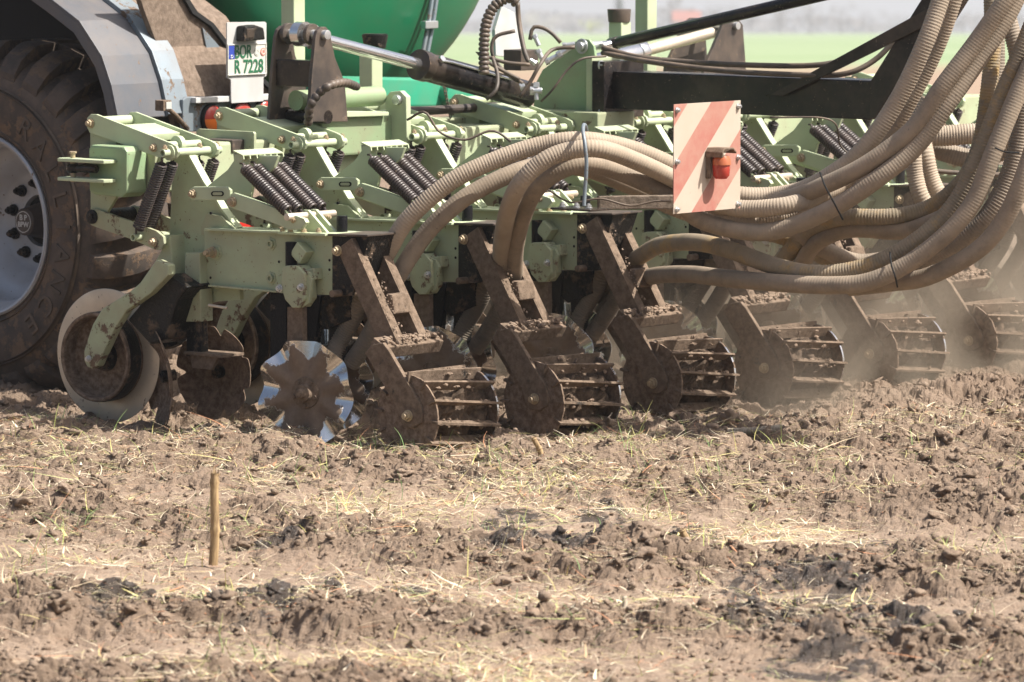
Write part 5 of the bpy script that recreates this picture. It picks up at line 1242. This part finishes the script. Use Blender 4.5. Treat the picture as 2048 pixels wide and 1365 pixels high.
def far_tree(px, base_py, top_py, dist, wpx, kind, label):
    g = WF(px, base_py, dist); hgt = (base_py - top_py) / F * dist; wd = wpx / F * dist / 2
    t_ = bpy.data.objects.new('tree' if kind != 'needles' else 'conifer', None); COL.objects.link(t_); t_.location = g
    tag(t_, label, 'tree', 'hazy trees on the horizon')
    m = MB(); m.cyl((0, 0, -.5), (0, 0, hgt * .8), hgt * .022, hgt * .006, n=8)
    limbs = []
    for i in range(12):
        a = rng.uniform(0, 6.28); z0 = hgt * rng.uniform(.2, .6); e = Vector((math.cos(a) * wd * .7, math.sin(a) * wd * .7, z0 + hgt * .25)); m.cyl((0, 0, z0), e, hgt * .008, hgt * .002, n=5); limbs.append(e)
    m.build('trunk', 'bark', t_)
    n = 900; vs = []; fs = []
    cl = [(rng.normal(0, .45) * wd, rng.normal(0, .45) * wd, hgt * rng.uniform(.35, .92), rng.uniform(.18, .42)) for _ in range(16)]
    for i in range(n):
        if kind == 'needles':
            z = hgt * (1 - rng.random() ** .6 * .92); rr = wd * (1 - z / hgt) * (0.55 + .45 * math.sin(z / hgt * 60)) * rng.uniform(.3, 1); a = rng.uniform(0, 6.28); c = Vector((rr * math.cos(a), rr * math.sin(a), z))
        else:
            q = cl[rng.integers(0, 16)]; v = Vector(rng.normal(0, 1, 3)).normalized() * (rng.random() ** .4) * q[3] * wd * 1.1; c = Vector((q[0], q[1], q[2])) + v; c.z = max(c.z, hgt * .08)
        s_ = hgt * (.018 if kind == 'twigs' else .024) * rng.uniform(.6, 1.4); d1 = Vector(rng.normal(0, 1, 3)).normalized(); d2 = d1.orthogonal().normalized()
        o_ = len(vs); vs += [c - d1 * s_, c + d2 * s_ * .7, c + d1 * s_, c - d2 * s_ * .7]; fs.append((o_, o_ + 1, o_ + 2, o_ + 3))
    m = MB(); m.v = vs; m.f = fs
    me = bpy.data.meshes.new('crown'); me.from_pydata([tuple(v) for v in vs], [], fs); link('crown', me, kind, t_)
    return t_
DT = 1300
TR = [(1052, 70, 28, DT, 60, 'blossom', 'pale blossoming tree just right of the green tank'), (1095, 72, 30, DT, 64, 'blossom', 'second pale bare tree right of the tank edge'), (1128, 72, 40, DT, 60, 'twigs', 'low grey tree between the blossoming tree and the yellow bush'),
 (1182, 72, 42, 1000, 56, 'fresh', 'yellow green bush left of the tall conifer'), (1150, 72, 48, 1100, 60, 'twigs', 'dark low bush left of the yellow bush'),
 (1238, 74, -30, 1000, 46, 'needles', 'tall dark conifer above the black post cap'), (1340, 70, -5, DT, 50, 'twigs', 'bare tree right of the green post'), (1385, 70, 20, DT, 50, 'twigs', 'small bare tree beside the red roofed house'),
 (1440, 70, 10, DT, 70, 'twigs', 'bare tree above the dusty mast'), (1500, 70, 16, DT, 80, 'twigs', 'broad bare tree just right of the dusty mast'), (1560, 70, 5, DT, 80, 'twigs', 'broad bare tree right of it under the lift cylinder'),
 (1620, 70, -2, DT, 90, 'twigs', 'tall bare tree in the middle of the gap above the boom'), (1680, 70, 8, DT, 80, 'twigs', 'bare tree left of the last tree in the gap'), (1740, 70, 22, DT, 80, 'twigs', 'bare tree near the top of the black strap'), (1795, 70, 28, DT, 70, 'twigs', 'bare tree behind the black strap end'),
 (1925, 72, 20, DT, 80, 'twigs', 'bare tree seen between the hoses at the right'), (2030, 72, 10, DT, 80, 'twigs', 'bare tree at the far right edge')]
for t_ in TR: far_tree(*t_)
# wood behind, one hazy mass
n = 9000; Xw = rng.uniform(-420, 520, n); Yw = 2100 + rng.random(n) * 120
top = 8.0 + 2.6 * np.sin(Xw / 37) + 1.8 * np.sin(Xw / 11 + 1) ; Zw = rng.random(n) ** .7 * top
vs = []; fs = []
for i in range(n):
    c = Vector((Xw[i], Yw[i], CAMW.z - 2 + Zw[i])); s_ = 1.3 * rng.uniform(.6, 1.5); d1 = Vector(rng.normal(0, 1, 3)).normalized(); d2 = d1.orthogonal().normalized()
    o_ = len(vs); vs += [tuple(c - d1 * s_), tuple(c + d2 * s_), tuple(c + d1 * s_), tuple(c - d2 * s_)]; fs.append((o_, o_ + 1, o_ + 2, o_ + 3))
me = bpy.data.meshes.new('far_wood'); me.from_pydata(vs, [], fs); o = link('far_wood', me, 'twigs'); o['kind'] = 'stuff'
# house with red roof
hs = bpy.data.objects.new('farmhouse', None); COL.objects.link(hs); hs.location = WF(1372, 68, 1250); tag(hs, 'distant farmhouse with a red tiled roof between the green post and the dusty mast', 'house')
k = NT('far_render'); k.set(base=(.5, .46, .42), rough=.9); mt['render'] = k.m; k = NT('red_tiles'); k.set(base=(.35, .12, .08), rough=.8); mt['tiles'] = k.m
m = MB(); m.box((0, 0, 1.6), (7, 6, 3.4)); m.build('wall', 'render', hs)
m = MB(); m.prism([(-3.4, 3.3), (3.4, 3.3), (0, 6.2)], 'x', -3.9, 3.9); rf = m.build('roof', 'tiles', hs); m = MB(); m.box((1.5, 0, 6.1), (.6, .6, 1.3)); m.build('chimney', 'tiles', rf)
for x_ in (-2, 0, 2):
    m = MB(); m.box((x_, -3.01, 1.8), (.9, .06, 1.1)); m.build('window', 'dark', hs)

# ================================================================== HAZE AND DUST
def volume_mat(name, dens, col, nodes=None):
    mm = bpy.data.materials.new(name); mm.use_nodes = True; t = mm.node_tree; t.nodes.clear()
    o = t.nodes.new('ShaderNodeOutputMaterial'); v = t.nodes.new('ShaderNodeVolumePrincipled'); v.inputs['Color'].default_value = (*col, 1)
    v.inputs['Density'].default_value = dens; v.inputs['Anisotropy'].default_value = .2; t.links.new(v.outputs[0], o.inputs['Volume']); return mm, t, v
hz, _, _ = volume_mat('haze_air', .0005, (.93, .96, 1.0))
m = MB(); m.box((0, 2400, 9), (3600, 5100, 50)); hb = m.build('haze', hz, None); hb['kind'] = 'stuff'
hb.data.materials.clear(); hb.data.materials.append(hz)
dm, t, v = volume_mat('dust_cloud', .3, (.82, .68, .52))
tc = t.nodes.new('ShaderNodeTexCoord'); no = t.nodes.new('ShaderNodeTexNoise'); no.inputs['Scale'].default_value = 2.2; no.inputs['Detail'].default_value = 4
t.links.new(tc.outputs['Object'], no.inputs['Vector'])
def mnode(op, a, b=None):
    x = t.nodes.new('ShaderNodeMath'); x.operation = op
    for i, q in enumerate((a, b)):
        if q is None: continue
        if isinstance(q, (int, float)): x.inputs[i].default_value = q
        else: t.links.new(q, x.inputs[i])
    return x.outputs[0]
sx = t.nodes.new('ShaderNodeSeparateXYZ'); t.links.new(tc.outputs['Generated'], sx.inputs[0])
fx = mnode('MINIMUM', 1.0, mnode('MULTIPLY', sx.outputs[1], 1.25)); fz = mnode('POWER', mnode('SUBTRACT', 1.0, sx.outputs[2]), 5.0)
nn = mnode('MAXIMUM', 0.0, mnode('MULTIPLY', mnode('SUBTRACT', no.outputs[0], .42), 7.0))
edge = mnode('MINIMUM', 1.0, mnode('MULTIPLY', mnode('MINIMUM', sx.outputs[0], mnode('SUBTRACT', 1.0, sx.outputs[0])), 4.0))
dens = mnode('MULTIPLY', mnode('MULTIPLY', mnode('MULTIPLY', fz, mnode('POWER', fx, 1.1)), edge), nn)
t.links.new(mnode('MULTIPLY', dens, 17.0), v.inputs['Density'])
m = MB(); m.box((0, 0, 0), (2.6, 6.6, 1.5)); du = m.build('dust', dm, None); du['kind'] = 'stuff'; du.data.materials.clear(); du.data.materials.append(dm)
du.matrix_world = M @ MF @ Matrix.Translation((-.30, 4.5, .62))
